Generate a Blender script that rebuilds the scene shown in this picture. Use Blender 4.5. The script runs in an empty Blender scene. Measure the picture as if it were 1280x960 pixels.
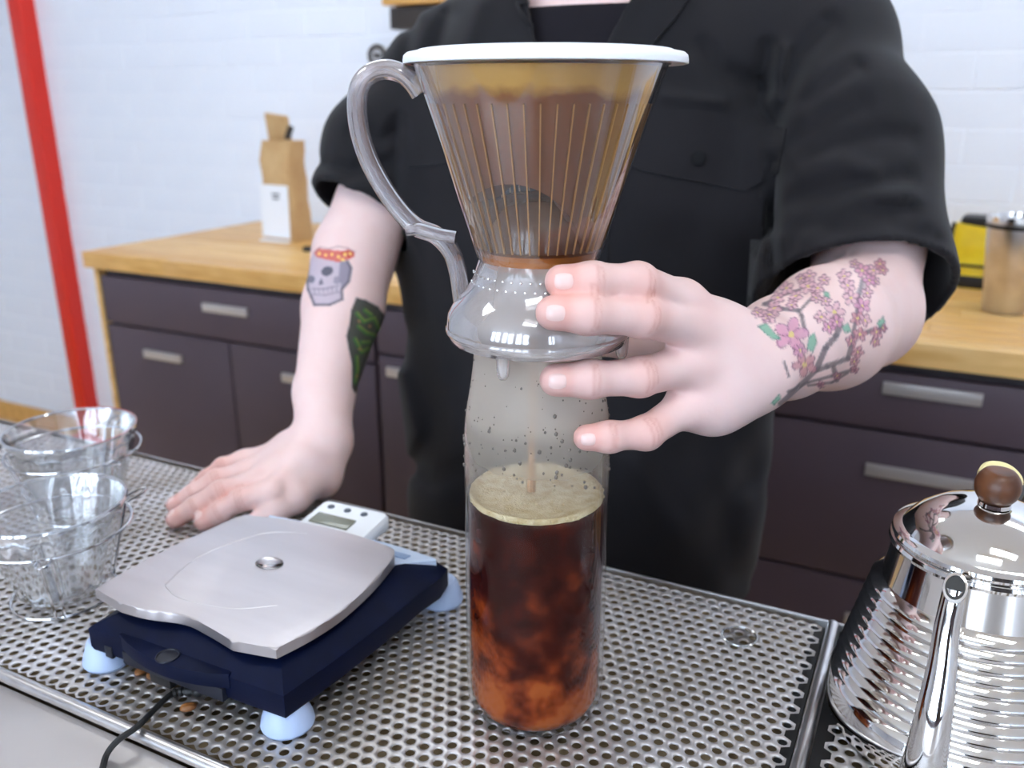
import bpy, bmesh, math, random
import numpy as np
from mathutils import Vector, Matrix, noise
from mathutils.bvhtree import BVHTree
random.seed(7)
sc = bpy.context.scene
COL = sc.collection

# ------------------------------------------------------------------ camera
F = 1080.0; PITCH = math.radians(18.2); H = 0.365
CP, SP = math.cos(PITCH), math.sin(PITCH)
cam = bpy.data.objects.new('camera', bpy.data.cameras.new('camera')); COL.objects.link(cam)
cam.location = (0, 0, H); cam.rotation_euler = (math.pi/2 - PITCH, 0, 0)
cam.data.sensor_width = 36; cam.data.lens = F/1280*36; cam.data.clip_start = .02
cam.data.dof.use_dof = True; cam.data.dof.focus_distance = .46; cam.data.dof.aperture_fstop = 8
sc.camera = cam
# ------------------------------------------------------------------ world, exposure
wd = bpy.data.worlds.new('world'); sc.world = wd; wd.use_nodes = True
bgn = wd.node_tree.nodes['Background']; bgn.inputs[0].default_value = (.71, .86, 1.04, 1); bgn.inputs[1].default_value = 3.7
LAMP = 3.9
sc.view_settings.view_transform = 'Standard'; sc.view_settings.look = 'None'
sc.view_settings.exposure = 1.45; sc.view_settings.gamma = 1; sc.view_settings.use_curve_mapping = False
sc.cycles.use_denoising = True
sc.cycles.max_bounces = 14; sc.cycles.transparent_max_bounces = 24; sc.cycles.transmission_bounces = 12
sc.cycles.caustics_reflective = False; sc.cycles.caustics_refractive = False
sc.cycles.sample_clamp_indirect = 6

# ------------------------------------------------------------------ points measured from the photograph
def ray(px, py):
    a = (px-640)/F; b = (480-py)/F
    return np.array([a, CP+b*SP, -SP+b*CP])
def A(px, py, d): return np.array([0, 0, H]) + ray(px, py)*d
def Z(px, py, z=0.0):
    r = ray(px, py); return np.array([0, 0, H]) + r*((z-H)/r[2])
def proj(P):
    q = P - np.array([0, 0, H]); d = q[..., 1]*CP - q[..., 2]*SP; up = q[..., 1]*SP + q[..., 2]*CP
    return 640+F*q[..., 0]/d, 480-F*up/d, d
U = np.array([.895, -.446, 0]); V = np.array([.446, .895, 0]); ANG = math.atan2(U[1], U[0])

# ------------------------------------------------------------------ materials
def lin(c): return tuple(((x/255)/12.92 if x <= 10 else ((x/255+.055)/1.055)**2.4) for x in c)
def newmat(name):
    m = bpy.data.materials.new(name); m.use_nodes = True
    return m, m.node_tree.nodes, m.node_tree.links, m.node_tree.nodes['Principled BSDF']
def pm(name, rgb, rough=.5, metal=0, var=None, bump=None, spec=.5, coat=0, stretch=None, sss=0, aniso=0):
    m, n, l, b = newmat(name); c = (*lin(rgb), 1)
    b.inputs['Base Color'].default_value = c; b.inputs['Roughness'].default_value = rough
    b.inputs['Metallic'].default_value = metal; b.inputs['Specular IOR Level'].default_value = spec
    b.inputs['Coat Weight'].default_value = coat
    if sss:
        b.inputs['Subsurface Weight'].default_value = sss; b.inputs['Subsurface Radius'].default_value = (.012, .005, .003); b.inputs['Subsurface Scale'].default_value = .5
    if var or bump:
        tc = n.new('ShaderNodeTexCoord'); mp = n.new('ShaderNodeMapping'); l.new(tc.outputs['Object'], mp.inputs[0])
        if stretch: mp.inputs['Scale'].default_value = stretch
    if var:
        t = n.new('ShaderNodeTexNoise'); t.inputs['Scale'].default_value = var[0]; t.inputs['Detail'].default_value = 5; l.new(mp.outputs[0], t.inputs[0])
        x = n.new('ShaderNodeMix'); x.data_type = 'RGBA'; r = n.new('ShaderNodeValToRGB')
        r.color_ramp.elements[0].position = .35; r.color_ramp.elements[1].position = .65; l.new(t.outputs[0], r.inputs[0]); l.new(r.outputs[0], x.inputs[0])
        x.inputs[6].default_value = c; x.inputs[7].default_value = (*lin(var[1]), 1); l.new(x.outputs[2], b.inputs['Base Color'])
    if bump:
        t = n.new('ShaderNodeTexNoise'); t.inputs['Scale'].default_value = bump[0]; t.inputs['Detail'].default_value = 4; l.new(mp.outputs[0], t.inputs[0])
        bp = n.new('ShaderNodeBump'); bp.inputs['Strength'].default_value = bump[1]; bp.inputs['Distance'].default_value = bump[2]
        l.new(t.outputs[0], bp.inputs['Height']); l.new(bp.outputs[0], b.inputs['Normal'])
    return m
def clear(name, tint=(1, 1, 1), base=.05, edge=.55, rough=.04, fog=0, fogcol=(225, 222, 222), power=3):
    """thin clear wall: straight-through light plus a sheen that grows at grazing angles; fog = misted share"""
    m, n, l, b = newmat(name); n.remove(b); out = n['Material Output']
    tr = n.new('ShaderNodeBsdfTransparent'); tr.inputs[0].default_value = (*tint, 1)
    gl = n.new('ShaderNodeBsdfGlossy'); gl.inputs['Roughness'].default_value = rough
    lw = n.new('ShaderNodeLayerWeight'); lw.inputs[0].default_value = .5
    p = n.new('ShaderNodeMath'); p.operation = 'POWER'; p.inputs[1].default_value = power; l.new(lw.outputs['Facing'], p.inputs[0])
    ma = n.new('ShaderNodeMath'); ma.operation = 'MULTIPLY_ADD'; ma.inputs[1].default_value = edge; ma.inputs[2].default_value = base; l.new(p.outputs[0], ma.inputs[0])
    mx = n.new('ShaderNodeMixShader'); l.new(ma.outputs[0], mx.inputs[0]); l.new(gl.outputs[0], mx.inputs[2])
    src = tr.outputs[0]
    if fog:
        df = n.new('ShaderNodeBsdfTranslucent'); df.inputs[0].default_value = (*lin(fogcol), 1)
        d2 = n.new('ShaderNodeBsdfDiffuse'); d2.inputs[0].default_value = (*lin(fogcol), 1)
        ad = n.new('ShaderNodeMixShader'); ad.inputs[0].default_value = .55; l.new(df.outputs[0], ad.inputs[1]); l.new(d2.outputs[0], ad.inputs[2])
        fm = n.new('ShaderNodeMixShader'); l.new(tr.outputs[0], fm.inputs[1]); l.new(ad.outputs[0], fm.inputs[2])
        if callable(fog): fog(n, l, fm.inputs[0])
        else: fm.inputs[0].default_value = fog
        src = fm.outputs[0]
    l.new(src, mx.inputs[1]); l.new(mx.outputs[0], out.inputs[0])
    return m
def glass(name, tint, rough=0, ior=1.46):
    m, n, l, b = newmat(name); b.inputs['Base Color'].default_value = (*tint, 1); b.inputs['Transmission Weight'].default_value = 1
    b.inputs['Roughness'].default_value = rough; b.inputs['IOR'].default_value = ior
    return m
def emit(name, rgb, s):
    m, n, l, b = newmat(name); b.inputs['Emission Color'].default_value = (*rgb, 1); b.inputs['Emission Strength'].default_value = s
    b.inputs['Base Color'].default_value = (.8, .8, .8, 1); return m

M = {}
M['steel'] = pm('brushed steel', (222, 220, 222), .3, 1, var=(30, (205, 202, 203)), bump=(60, .05, .001))
M['tray'] = pm('tray steel', (216, 213, 215), .42, .8, var=(14, (192, 186, 182)), bump=(90, .06, .001))
M['basin'] = pm('tray basin steel', (172, 152, 120), .6, .1, var=(60, (112, 92, 64)))
M['plate'] = pm('scale plate steel', (200, 194, 196), .36, .9, var=(6, (190, 184, 186)), bump=(220, .05, .001), stretch=(1, 6, 1))
M['counter'] = pm('counter steel', (208, 202, 200), .42, .8, var=(5, (196, 190, 188)), bump=(80, .05, .001))
M['chrome'] = pm('polished steel', (232, 230, 228), .07, 1)
M['wire'] = pm('wire steel', (205, 205, 208), .15, 1)
M['navy'] = pm('navy plastic', (6, 15, 44), .5, 0, var=(60, (5, 12, 37)), bump=(900, .12, .0004), spec=.12)
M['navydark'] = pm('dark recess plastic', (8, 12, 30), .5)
M['foot'] = pm('pale blue rubber', (186, 204, 238), .45)
M['white'] = pm('white plastic', (236, 238, 242), .35)
M['panel'] = pm('pale blue display label', (206, 220, 242), .3)
M['lcd'] = pm('grey liquid crystal', (128, 130, 116), .2, var=(40, (120, 122, 108)))
M['key'] = pm('grey key', (84, 92, 104), .45)
M['black'] = pm('black plastic', (16, 16, 18), .42)
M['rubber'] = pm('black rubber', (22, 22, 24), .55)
M['fabric'] = pm('black twill', (29, 27, 31), .85, 0, var=(9, (24, 23, 27)), bump=(700, .25, .0008), spec=.25)
M['fabric'].node_tree.nodes['Principled BSDF'].inputs['Sheen Weight'].default_value = .09
M['fabric'].node_tree.nodes['Principled BSDF'].inputs['Sheen Roughness'].default_value = .45
M['seam'] = pm('black twill seam', (20, 20, 23), .85, 0, bump=(700, .25, .0008), spec=.25)
M['tee'] = pm('black jersey', (27, 24, 30), .9, spec=.2)
M['trouser'] = pm('black trouser cloth', (22, 22, 26), .9, 0, var=(7, (19, 19, 24)), bump=(500, .2, .001), spec=.2)
M['hair'] = pm('brown hair', (70, 44, 30), .6, bump=(120, .5, .004))
M['nail'] = pm('fingernail', (236, 200, 194), .28, coat=.2)
M['cabinet'] = pm('plum grey laminate', (84, 70, 80), .5, 0, var=(3, (78, 65, 75)))
M['cabdark'] = pm('plum carcass', (56, 48, 54), .6)
M['oak'] = pm('oiled oak', (226, 178, 108), .4, 0, var=(12, (206, 154, 84)), bump=(40, .08, .001), stretch=(1, 9, 6))
M['oak2'] = pm('pale oak', (234, 192, 126), .4, 0, var=(10, (216, 168, 98)), bump=(40, .08, .001), stretch=(1, 9, 6))
M['floor'] = pm('pale wood floor', (214, 178, 124), .4, 0, var=(6, (196, 156, 100)), stretch=(1, 8, 1))
M['paint'] = pm('white wall paint', (234, 239, 250), .6, 0, var=(3, (229, 235, 248)), bump=(60, .15, .002))
M['mortar'] = pm('painted mortar', (234, 239, 250), .7)
M['ceil'] = pm('white ceiling', (240, 240, 242), .8)
M['red'] = pm('red gloss paint', (224, 44, 26), .35)
M['kraft'] = pm('kraft paper', (206, 172, 124), .7, 0, var=(14, (190, 152, 104)), bump=(18, .5, .006))
M['paper'] = pm('white label paper', (236, 240, 248), .6)
M['yellow'] = pm('yellow packet', (240, 214, 40), .35, 0, var=(22, (226, 196, 36)))
M['ink'] = pm('dark print', (70, 74, 90), .5)
M['walnut'] = pm('walnut knob', (112, 66, 36), .38, 0, var=(60, (74, 40, 22)), stretch=(1, 1, .2))
M['maple'] = pm('pale wood inlay', (236, 222, 160), .45)
M['bean'] = pm('roast bean', (150, 98, 52), .45, 0, var=(200, (120, 74, 38)))
M['foam'] = pm('coffee foam', (214, 198, 160), .6, 0, var=(160, (190, 165, 118)), bump=(700, .5, .002))
M['plastic'] = clear('clear plastic', (.97, .955, .955), .03, .95, .025, power=1.8)
M['ribs'] = pm('wet moulded rib', (188, 138, 84), .3)
M['skirt'] = clear('clear moulded plastic', (.95, .93, .94), .15, .9, .05, fog=.34, fogcol=(252, 242, 240), power=1.4)
M['strap'] = clear('clear moulded strap', (.96, .93, .95), .14, .9, .05, fog=.30, fogcol=(252, 240, 244), power=1.2)
M['glassthin'] = clear('inner glass face', (.985, .99, .99), .002, .5, .02, power=4)
M['dripglass'] = clear('moulded glass', (.97, .975, .985), .10, 1.0, .05, fog=.10, fogcol=(236, 238, 246), power=1.6)
M['rimglass'] = clear('thick glass rim', (.96, .97, .98), .25, .9, .08, fog=.30, fogcol=(240, 242, 248), power=1.2)
M['solid'] = glass('solid clear plastic', (.97, .93, .94), 0, 1.47)
M['water'] = glass('water', (1, 1, 1), 0, 1.33)
M['frost'] = pm('white polypropylene', (244, 246, 252), .4, sss=.1)
M['lamp'] = emit('lamp diffuser', (.90, .96, 1), LAMP)
M['frame'] = pm('dark window frame', (50, 50, 56), .5)
M['pull'] = pm('satin nickel pull', (206, 200, 198), .3, .55)
M['light_blocker'] = pm('dark painted pier', (58, 52, 54), .7)
M['brackets'] = pm('dark bracket', (56, 50, 48), .6)

# ------------------------------------------------------------------ mesh helpers
def link(name, me, mat, parent=None, world=False, smooth=True):
    o = bpy.data.objects.new(name, me); COL.objects.link(o)
    if mat: me.materials.append(mat)
    if parent is not None:
        if world:
            me.transform(parent_inv(parent))
        o.parent = parent
    if smooth: me.shade_smooth()
    return o
def full(o):
    m = Matrix.LocRotScale(o.location, o.rotation_euler, o.scale)
    return full(o.parent) @ m if o.parent else m
def parent_inv(o): return full(o).inverted()
def from_bm(name, bm, mat, parent=None, world=False, smooth=True, sharp=35):
    me = bpy.data.meshes.new(name); bmesh.ops.recalc_face_normals(bm, faces=bm.faces[:]); bm.to_mesh(me); bm.free()
    o = link(name, me, mat, parent, world, smooth)
    if smooth and sharp: me.set_sharp_from_angle(angle=math.radians(sharp))
    return o
def from_py(name, v, f, mat, parent=None, world=False, smooth=True):
    me = bpy.data.meshes.new(name); me.from_pydata([tuple(map(float, p)) for p in v], [], f); me.update()
    return link(name, me, mat, parent, world, smooth)
def thing(name, label, cat, loc=(0, 0, 0), rz=0, group=None):
    o = bpy.data.objects.new(name, None); COL.objects.link(o); o.empty_display_size = .02
    o.location = tuple(map(float, loc)); o.rotation_euler = (0, 0, rz)
    return tag(o, label, cat, group)
def tag(o, label=None, cat=None, group=None, kind=None):
    if label: o['label'] = label
    if cat: o['category'] = cat
    if group: o['group'] = group
    if kind: o['kind'] = kind
    return o
def bx(bm, c, s, rot=None, bev=0, seg=2):
    r = bmesh.ops.create_cube(bm, size=1)['verts']
    m = Matrix.Translation(Vector(c)) @ (rot.to_4x4() if rot else Matrix()) @ Matrix.Diagonal((*s, 1))
    bmesh.ops.transform(bm, matrix=m, verts=r)
    if bev:
        es = {e for v in r for e in v.link_edges}
        bmesh.ops.bevel(bm, geom=list(es), offset=bev, segments=seg, affect='EDGES', profile=.6)
def box(name, c, s, mat, parent=None, bev=0, world=False, rot=None, seg=2):
    bm = bmesh.new(); bx(bm, c, s, rot, bev, seg); return from_bm(name, bm, mat, parent, world)
def lathe(bm, prof, seg=48, ctr=(0, 0), sx=1, sy=1, a0=0, a1=2*math.pi):
    closed = abs(a1-a0-2*math.pi) < 1e-6; n = seg if closed else seg+1
    rings = []
    for r, z in prof:
        if r < 1e-6: rings.append([bm.verts.new((ctr[0], ctr[1], z))])
        else: rings.append([bm.verts.new((ctr[0]+sx*r*math.cos(a0+(a1-a0)*k/seg), ctr[1]+sy*r*math.sin(a0+(a1-a0)*k/seg), z)) for k in range(n)])
    for a, b in zip(rings, rings[1:]):
        for k in range(seg):
            k2 = (k+1) % n
            if len(a) == 1 and len(b) == 1: continue
            if len(a) == 1: bm.faces.new((a[0], b[k], b[k2]))
            elif len(b) == 1: bm.faces.new((a[k], a[k2], b[0]))
            else: bm.faces.new((a[k], a[k2], b[k2], b[k]))
def lathe_obj(name, prof, mat, parent=None, seg=48, sharp=35, world=False, **k):
    bm = bmesh.new(); lathe(bm, prof, seg, **k); return from_bm(name, bm, mat, parent, world, True, sharp)
def spline(pts, n=8, closed=False):
    P = [np.array(p, float) for p in pts]; out = []; N = len(P)
    for i in range(N if closed else N-1):
        if closed: p0, p1, p2, p3 = P[i-1], P[i], P[(i+1) % N], P[(i+2) % N]
        else: p0, p1, p2, p3 = P[max(i-1, 0)], P[i], P[i+1], P[min(i+2, N-1)]
        for k in range(n):
            t = k/n; out.append(.5*((2*p1)+(-p0+p2)*t+(2*p0-5*p1+4*p2-p3)*t*t+(-p0+3*p1-3*p2+p3)*t**3))
    if not closed: out.append(P[-1])
    return out
def tube(bm, pts, r, seg=8, closed=False, caps=True, flat=1.0, up=None):
    P = [Vector(map(float, p)) for p in pts]; n = len(P); rr = r if hasattr(r, '__len__') else [r]*n
    prev = None; rings = []
    for i, p in enumerate(P):
        if closed: t = (P[(i+1) % n]-P[i-1]).normalized()
        else: t = (P[min(i+1, n-1)]-P[max(i-1, 0)]).normalized()
        if prev is None:
            x = Vector(up) if up is not None else (Vector((0, 0, 1)) if abs(t.z) < .9 else Vector((1, 0, 0)))
        else: x = prev
        x = (x - t*x.dot(t)).normalized(); y = t.cross(x); prev = x
        rings.append([bm.verts.new(p + (x*math.cos(a)*rr[i]*flat + y*math.sin(a)*rr[i])) for a in [2*math.pi*k/seg for k in range(seg)]])
    for i in range(n if closed else n-1):
        a, b = rings[i], rings[(i+1) % n]
        for k in range(seg): bm.faces.new((a[k], a[(k+1) % seg], b[(k+1) % seg], b[k]))
    if caps and not closed:
        bm.faces.new(rings[0][::-1]); bm.faces.new(rings[-1])
def tube_obj(name, pts, r, mat, parent=None, world=False, **k):
    bm = bmesh.new(); tube(bm, pts, r, **k); return from_bm(name, bm, mat, parent, world)
def prism(bm, outline, z0, z1, bev=0, seg=2):
    vs = [bm.verts.new((float(x), float(y), z0)) for x, y in outline]
    f = bm.faces.new(vs); r = bmesh.ops.extrude_face_region(bm, geom=[f])
    nv = [g for g in r['geom'] if isinstance(g, bmesh.types.BMVert)]
    for v in nv: v.co.z = z1
    if bev:
        nvs = set(nv); es = list({e for v in nv for e in v.link_edges if all(w in nvs for w in e.verts)})
        bmesh.ops.bevel(bm, geom=es, offset=bev, segments=seg, affect='EDGES', profile=.6)
def prism_obj(name, outline, z0, z1, mat, parent=None, bev=0, world=False):
    bm = bmesh.new(); prism(bm, outline, z0, z1, bev); return from_bm(name, bm, mat, parent, world)
def rrect(w, d, r, n=5):
    o = []
    for cx, cy, a in ((w/2-r, d/2-r, 0), (-w/2+r, d/2-r, 90), (-w/2+r, -d/2+r, 180), (w/2-r, -d/2+r, 270)):
        for k in range(n+1):
            t = math.radians(a+90*k/n); o.append((cx+r*math.cos(t), cy+r*math.sin(t)))
    return o
def ring(r, z, n=40, c=(0, 0)): return [(c[0]+r*math.cos(2*math.pi*k/n), c[1]+r*math.sin(2*math.pi*k/n), z) for k in range(n)]

# ================================================================== THE ROOM
FR = V[:2] @ np.array([-1.0288, 2.1423])            # cabinet front plane (distance along V)
WALLD = FR + .655                                   # brick wall plane
UO = U[:2] @ np.array([-1.0288, 2.1423])            # left end of the cabinets along U
def uv(u, v, z=0): return np.array([U[0]*u+V[0]*v, U[1]*u+V[1]*v, z])
ROT = Matrix.Rotation(ANG, 3, 'Z')
def sbox(name, u0, u1, v0, v1, z0, z1, mat, parent=None, bev=0):
    c = uv((u0+u1)/2, (v0+v1)/2, (z0+z1)/2)
    return box(name, c, (u1-u0, v1-v0, z1-z0), mat, parent, bev, world=parent is not None, rot=ROT)
U0, U1, V0, V1, ZF, ZC = -4.4, 3.4, -3.0, WALLD, -.9, 1.9
for nm, a in dict(floor=(U0-.1, U1+.1, V0-.1, V1+.1, ZF-.05, ZF, M['floor']), ceiling=(U0-.1, U1+.1, V0-.1, V1+.1, ZC, ZC+.05, M['ceil']),
                  wall_left=(U0-.1, U0, V0, V1+.12, ZF, ZC, M['paint']), wall_right=(U1, U1+.1, V0, V1+.12, ZF, ZC, M['paint']),
                  wall_back=(U0, U1, V1+.004, V1+.12, ZF, ZC, M['mortar'])).items():
    tag(sbox(nm, *a), kind='structure')
wb = bpy.data.objects['wall_back']
# bricks of the painted wall, one object each where the photograph shows the wall, the rest one joined part
bm = bmesh.new(); bx(bm, (0, 0, 0), (.2122, .016, .0730), None, .002, 1)
bme = bpy.data.meshes.new('brick'); bmesh.ops.recalc_face_normals(bm, faces=bm.faces[:]); bm.to_mesh(bme); bm.free(); bme.materials.append(M['paint'])
bmr = bmesh.new(); cnt = 0
for row in range(37):
    z = ZF + .038 + row*.0755
    for k in range(36):
        u = U0 + .11 + k*.215 + (.1075 if row % 2 else 0)
        if u > U1-.1: continue
        p = uv(u, V1+.0107+random.uniform(-.0006, .0006), z); px, py, d = proj(p)
        seen = (-30 < px < 520 or 1110 < px < 1310) and -25 < py < 560
        if seen and cnt < 298:
            o = bpy.data.objects.new('brick', bme); COL.objects.link(o); o.location = tuple(p); o.rotation_euler = (random.uniform(-.006, .006), random.uniform(-.004, .004), ANG)
            o.parent = wb; cnt += 1
        else: bx(bmr, p, (.2122, .016, .0730), ROT)
tag(from_bm('far_brick', bmr, M['paint'], wb, True, False), kind='stuff')
# window wall behind the camera: low wall, posts, rails and the open daylight between them
wf = tag(sbox('wall_front', U0, U1, V0-.1, V0, ZF, -.1, M['cabinet']), kind='structure')
sbox('light_blocker', .75, 2.35, V0-.1, V0, -.099, ZC-.001, M['light_blocker'], wf)  # unseen dark pier added to darken reflections and bring light from the left
sbox('light_blocker', U0, -2.6, V0-.1, V0, -.099, ZC-.001, M['paint'], wf)  # unseen pier added to close the far left windows and dim the wall
for i, (ua, ub) in enumerate(((-2.6, -1.5), (-1.5, -.4), (-.4, .75), (2.35, U1))):
    w = bpy.data.objects.new('window_%d' % (i+1), None); COL.objects.link(w); w.location = tuple(uv((ua+ub)/2, V0-.05, -.1)); w.rotation_euler = (0, 0, ANG); tag(w, kind='structure')
    du = ub-ua
    for k in (-1, 0, 1): box('frame', (k*(du/2-.05), 0, .98), (.1, .08, 1.94), M['frame'], w)
    for k in range(3): box('rail', (0, 0, .04+.93*k), (du-.01, .07, .07), M['frame'], w)
tag(sbox('baseboard_back', U0, U1, V1-.018, V1-.007, ZF, ZF+.07, M['oak']), kind='structure')
for i, (u, v) in enumerate([(-1.6, 1.6), (.6, 1.6), (-1.6, -.1), (.7, -.2), (.25, -.75), (2.1, .8)]):
    t = thing('ceiling_light', ['rectangular ceiling light over the left end of the back cabinets', 'rectangular ceiling light over the middle of the back cabinets', 'rectangular ceiling light behind and left of the camera', 'rectangular ceiling light right above the drip trays',
              'rectangular ceiling light above the front edge of the counter', 'rectangular ceiling light near the right wall'][i], 'light', uv(u, v, ZC-.001), ANG, 'ceiling lights')
    box('frame', (0, 0, -.02), (1.0, .34, .04), M['white'], t, .004); box('diffuser', (0, 0, -.043), (.94, .28, .006), M['lamp'], t)

# red steel column
pz = uv(0, 0, ZF); cpt = Z(103, 535, ZF); cpt = cpt*0 + np.array([cpt[0]*.965+.034, cpt[1]*.965, ZF])
t = thing('red_column', 'bright red painted steel column in front of the white brick wall', 'column', cpt, ANG)
box('shaft', (0, 0, (ZC-ZF)/2), (.066, .066, ZC-ZF-.004), M['red'], t, .006); box('foot_plate', (0, 0, .006), (.14, .14, .012), M['red'], t, .002)

# ------------------------------------------------------------------ back cabinets
def handle(parent, u, z, w):
    bm = bmesh.new(); v = FR-.022
    bx(bm, uv(u, v, z), (w, .006, .020), ROT, .002); bx(bm, uv(u, v+.011, z+.008), (w, .022, .004), ROT, .001)
    for s in (-1, 1): bx(bm, uv(u+s*(w/2-.004), v+.011, z), (.008, .022, .018), ROT, .001)
    return from_bm('handle', bm, M['pull'], parent, True)
def cabinet(u0, u1, label, drawers, doors):
    t = thing('cabinet', label, 'cabinet', uv((u0+u1)/2, FR+.31, ZF), ANG, 'plum grey cabinets under the oak worktop')
    sbox('carcass', u0+.004, u1-.004, FR+.003, FR+.60, ZF+.09, -.032, M['cabdark'], t)
    sbox('plinth', u0+.004, u1-.004, FR+.05, FR+.58, ZF+.001, ZF+.088, M['black'], t)
    for (a, b, z0, z1, hu, hz, hw) in drawers:
        d = sbox('drawer', a, b, FR-.017, FR+.002, z0, z1, M['cabinet'], t, .0025); handle(d, hu, hz, hw)
    for (a, b, z0, z1, hu, hz, hw) in doors:
        d = sbox('door', a, b, FR-.017, FR+.002, z0, z1, M['cabinet'], t, .0025); handle(d, hu, hz, hw)
    return t
a = UO
t = cabinet(a+.012, a+.835, 'plum grey cabinet at the left end with one wide drawer over two doors',
        [(a+.016, a+.832, -.165, -.048, a+.424, -.092, .135)],
        [(a+.016, a+.419, ZF+.09, -.172, a+.203, -.232, .125), (a+.424, a+.832, ZF+.09, -.172, a+.64, -.232, .125)])
sbox('side_panel', a-.004, a+.010, FR-.017, FR+.60, ZF+.001, -.032, M['oak2'], t)
cabinet(a+.839, a+1.44, 'plum grey cabinet mostly hidden behind the standing person',
        [(a+.842, a+1.437, -.14, -.048, a+1.14, -.09, .13)], [(a+.842, a+1.437, ZF+.09, -.147, a+.92, -.178, .11)])
cabinet(a+1.444, a+2.34, 'plum grey cabinet of wide drawers to the right of the person',
        [(a+1.447, a+2.337, -.143, -.048, a+1.893, -.072, .142), (a+1.447, a+2.337, -.42, -.15, a+1.893, -.215, .16), (a+1.447, a+2.337, ZF+.09, -.427, a+1.893, -.5, .16)], [])
wt = thing('worktop', 'oiled oak stave worktop running along the back cabinets', 'worktop', uv(a+1.1, FR+.3, -.03), ANG)
nst = 15; dv = .67/nst
for k in range(nst):
    cuts = [a-.022] + [a+.35+.9*j+random.uniform(-.2, .2)+.3*(k % 3) for j in range(2)] + [a+2.5]
    for u0, u1 in zip(cuts, cuts[1:]):
        sbox('stave', u0+.0003, u1-.0003, FR-.03+dv*k+.0003, FR-.03+dv*(k+1)-.0003, -.029, .010+random.uniform(-.0003, .0003), random.choice([M['oak'], M['oak2']]), wt, .0012)
WT = .0105
# kraft coffee bag
def rough_box(name, w, d, h, mat, parent, seed, topw=1., taper_d=.35, lean=0):
    bm = bmesh.new(); nz = 10; nu = 8; rings = []
    for k in range(nz+1):
        f = k/nz; dd = d*(1-(1-taper_d)*f**1.3); ww = w*(1-(1-topw)*f)
        o = rrect(ww, dd, min(dd, ww)*.18, 3)
        r = []
        for x, y in o:
            q = noise.noise((x*30, y*30, f*5+seed))*.006*(.3+f)
            r.append(bm.verts.new((x+q+lean*f, y+q, h*f)))
        rings.append(r)
    n = len(rings[0])
    for p, q in zip(rings, rings[1:]):
        for i in range(n): bm.faces.new((p[i], p[(i+1) % n], q[(i+1) % n], q[i]))
    bm.faces.new(rings[0][::-1]); bm.faces.new(rings[-1])
    return from_bm(name, bm, mat, parent, sharp=50)
pb = Z(362, 299, WT); pb[2] = WT
t = thing('coffee_bag', 'standing kraft paper coffee bag with white front label, on the left worktop', 'bag', pb, math.radians(-30))
rough_box('pouch', .105, .085, .255, M['kraft'], t, 2, .94, .78)
box('label', (-.001, -.0435, .078), (.098, .0015, .135), M['paper'], t, rot=Matrix.Rotation(-.03, 3, 'X'))
bm = bmesh.new(); bx(bm, (.006, -.0440, .122), (.026, .0014, .005)); bx(bm, (.006, -.0442, .112), (.022, .0014, .005)); from_bm('print', bm, M['ink'], t)
prism_obj('bottom_flap', [(-.05, -.06), (.05, -.06), (.04, -.03), (-.04, -.03)], .0005, .004, M['paper'], t)
bm = bmesh.new(); bx(bm, (-.012, .004, .285), (.074, .010, .07), Matrix.Rotation(.25, 3, 'X') @ Matrix.Rotation(.12, 3, 'Y'), .002)
from_bm('folded_top', bm, M['kraft'], t); box('tin_tie', (.028, .0, .275), (.008, .014, .034), M['brackets'], t, rot=Matrix.Rotation(.5, 3, 'Y'))
# small things by the arm
p = Z(402, 272, WT); t = thing('small_cup', 'small white cup on the worktop behind the coffee bag', 'cup', (*p[:2], WT))
lathe_obj('body', [(0, .002), (.026, .002), (.028, .004), (.034, .05), (.031, .05), (.026, .008), (0, .008)], M['white'], t, 28); lathe_obj('foot_ring', [(.018, 0), (.022, 0), (.022, .003), (.018, .003)], M['white'], t, 24)
p = Z(386, 314, WT); t = thing('binder_clip', 'small black clip lying on the oak worktop edge', 'clip', (*p[:2], WT), ANG)
prism_obj('jaw', [(-.012, -.008), (.012, -.008), (.012, .008), (-.012, .008)], 0, .012, M['black'], t, .003); tube_obj('lever', [(-.008, .008, .006), (-.006, .022, .008), (.006, .022, .008), (.008, .008, .006)], .0012, M['wire'], t, seg=6)
# right side: tumbler and yellow packet
p = Z(1254, 389, WT); t = thing('tumbler', 'brushed steel tumbler standing at the front of the right worktop', 'tumbler', (*p[:2], WT))
lathe_obj('body', [(0, 0), (.032, 0), (.0345, .003), (.049, .158), (.049, .160), (.046, .160), (.033, .01), (0, .01)], M['steel'], t, 48)
lathe_obj('band', [(.0488, .146), (.0495, .1465), (.0505, .152), (.0497, .1535)], M['black'], t, 48)
lathe_obj('rim', [(.046, .158), (.0505, .159), (.0505, .166), (.047, .167), (.046, .16)], M['chrome'], t, 48)
p = Z(1224, 358, WT); t = thing('tea_packet', 'yellow and black packet behind the steel tumbler', 'packet', (*p[:2], WT), ANG-.1)
rough_box('body', .12, .075, .125, M['yellow'], t, 5, .9, .75)
box('base_band', (0, 0, .0135), (.124, .079, .025), M['black'], t, .004); box('middle_band', (0, 0, .045), (.1235, .077, .005), M['black'], t, .001)
box('top', (.004, .002, .128), (.107, .066, .022), M['black'], t, .008); tube_obj('strap', [(-.058, -.02, .125), (-.066, -.025, .09), (-.068, -.028, .06)], .006, M['black'], t, seg=6)
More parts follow.
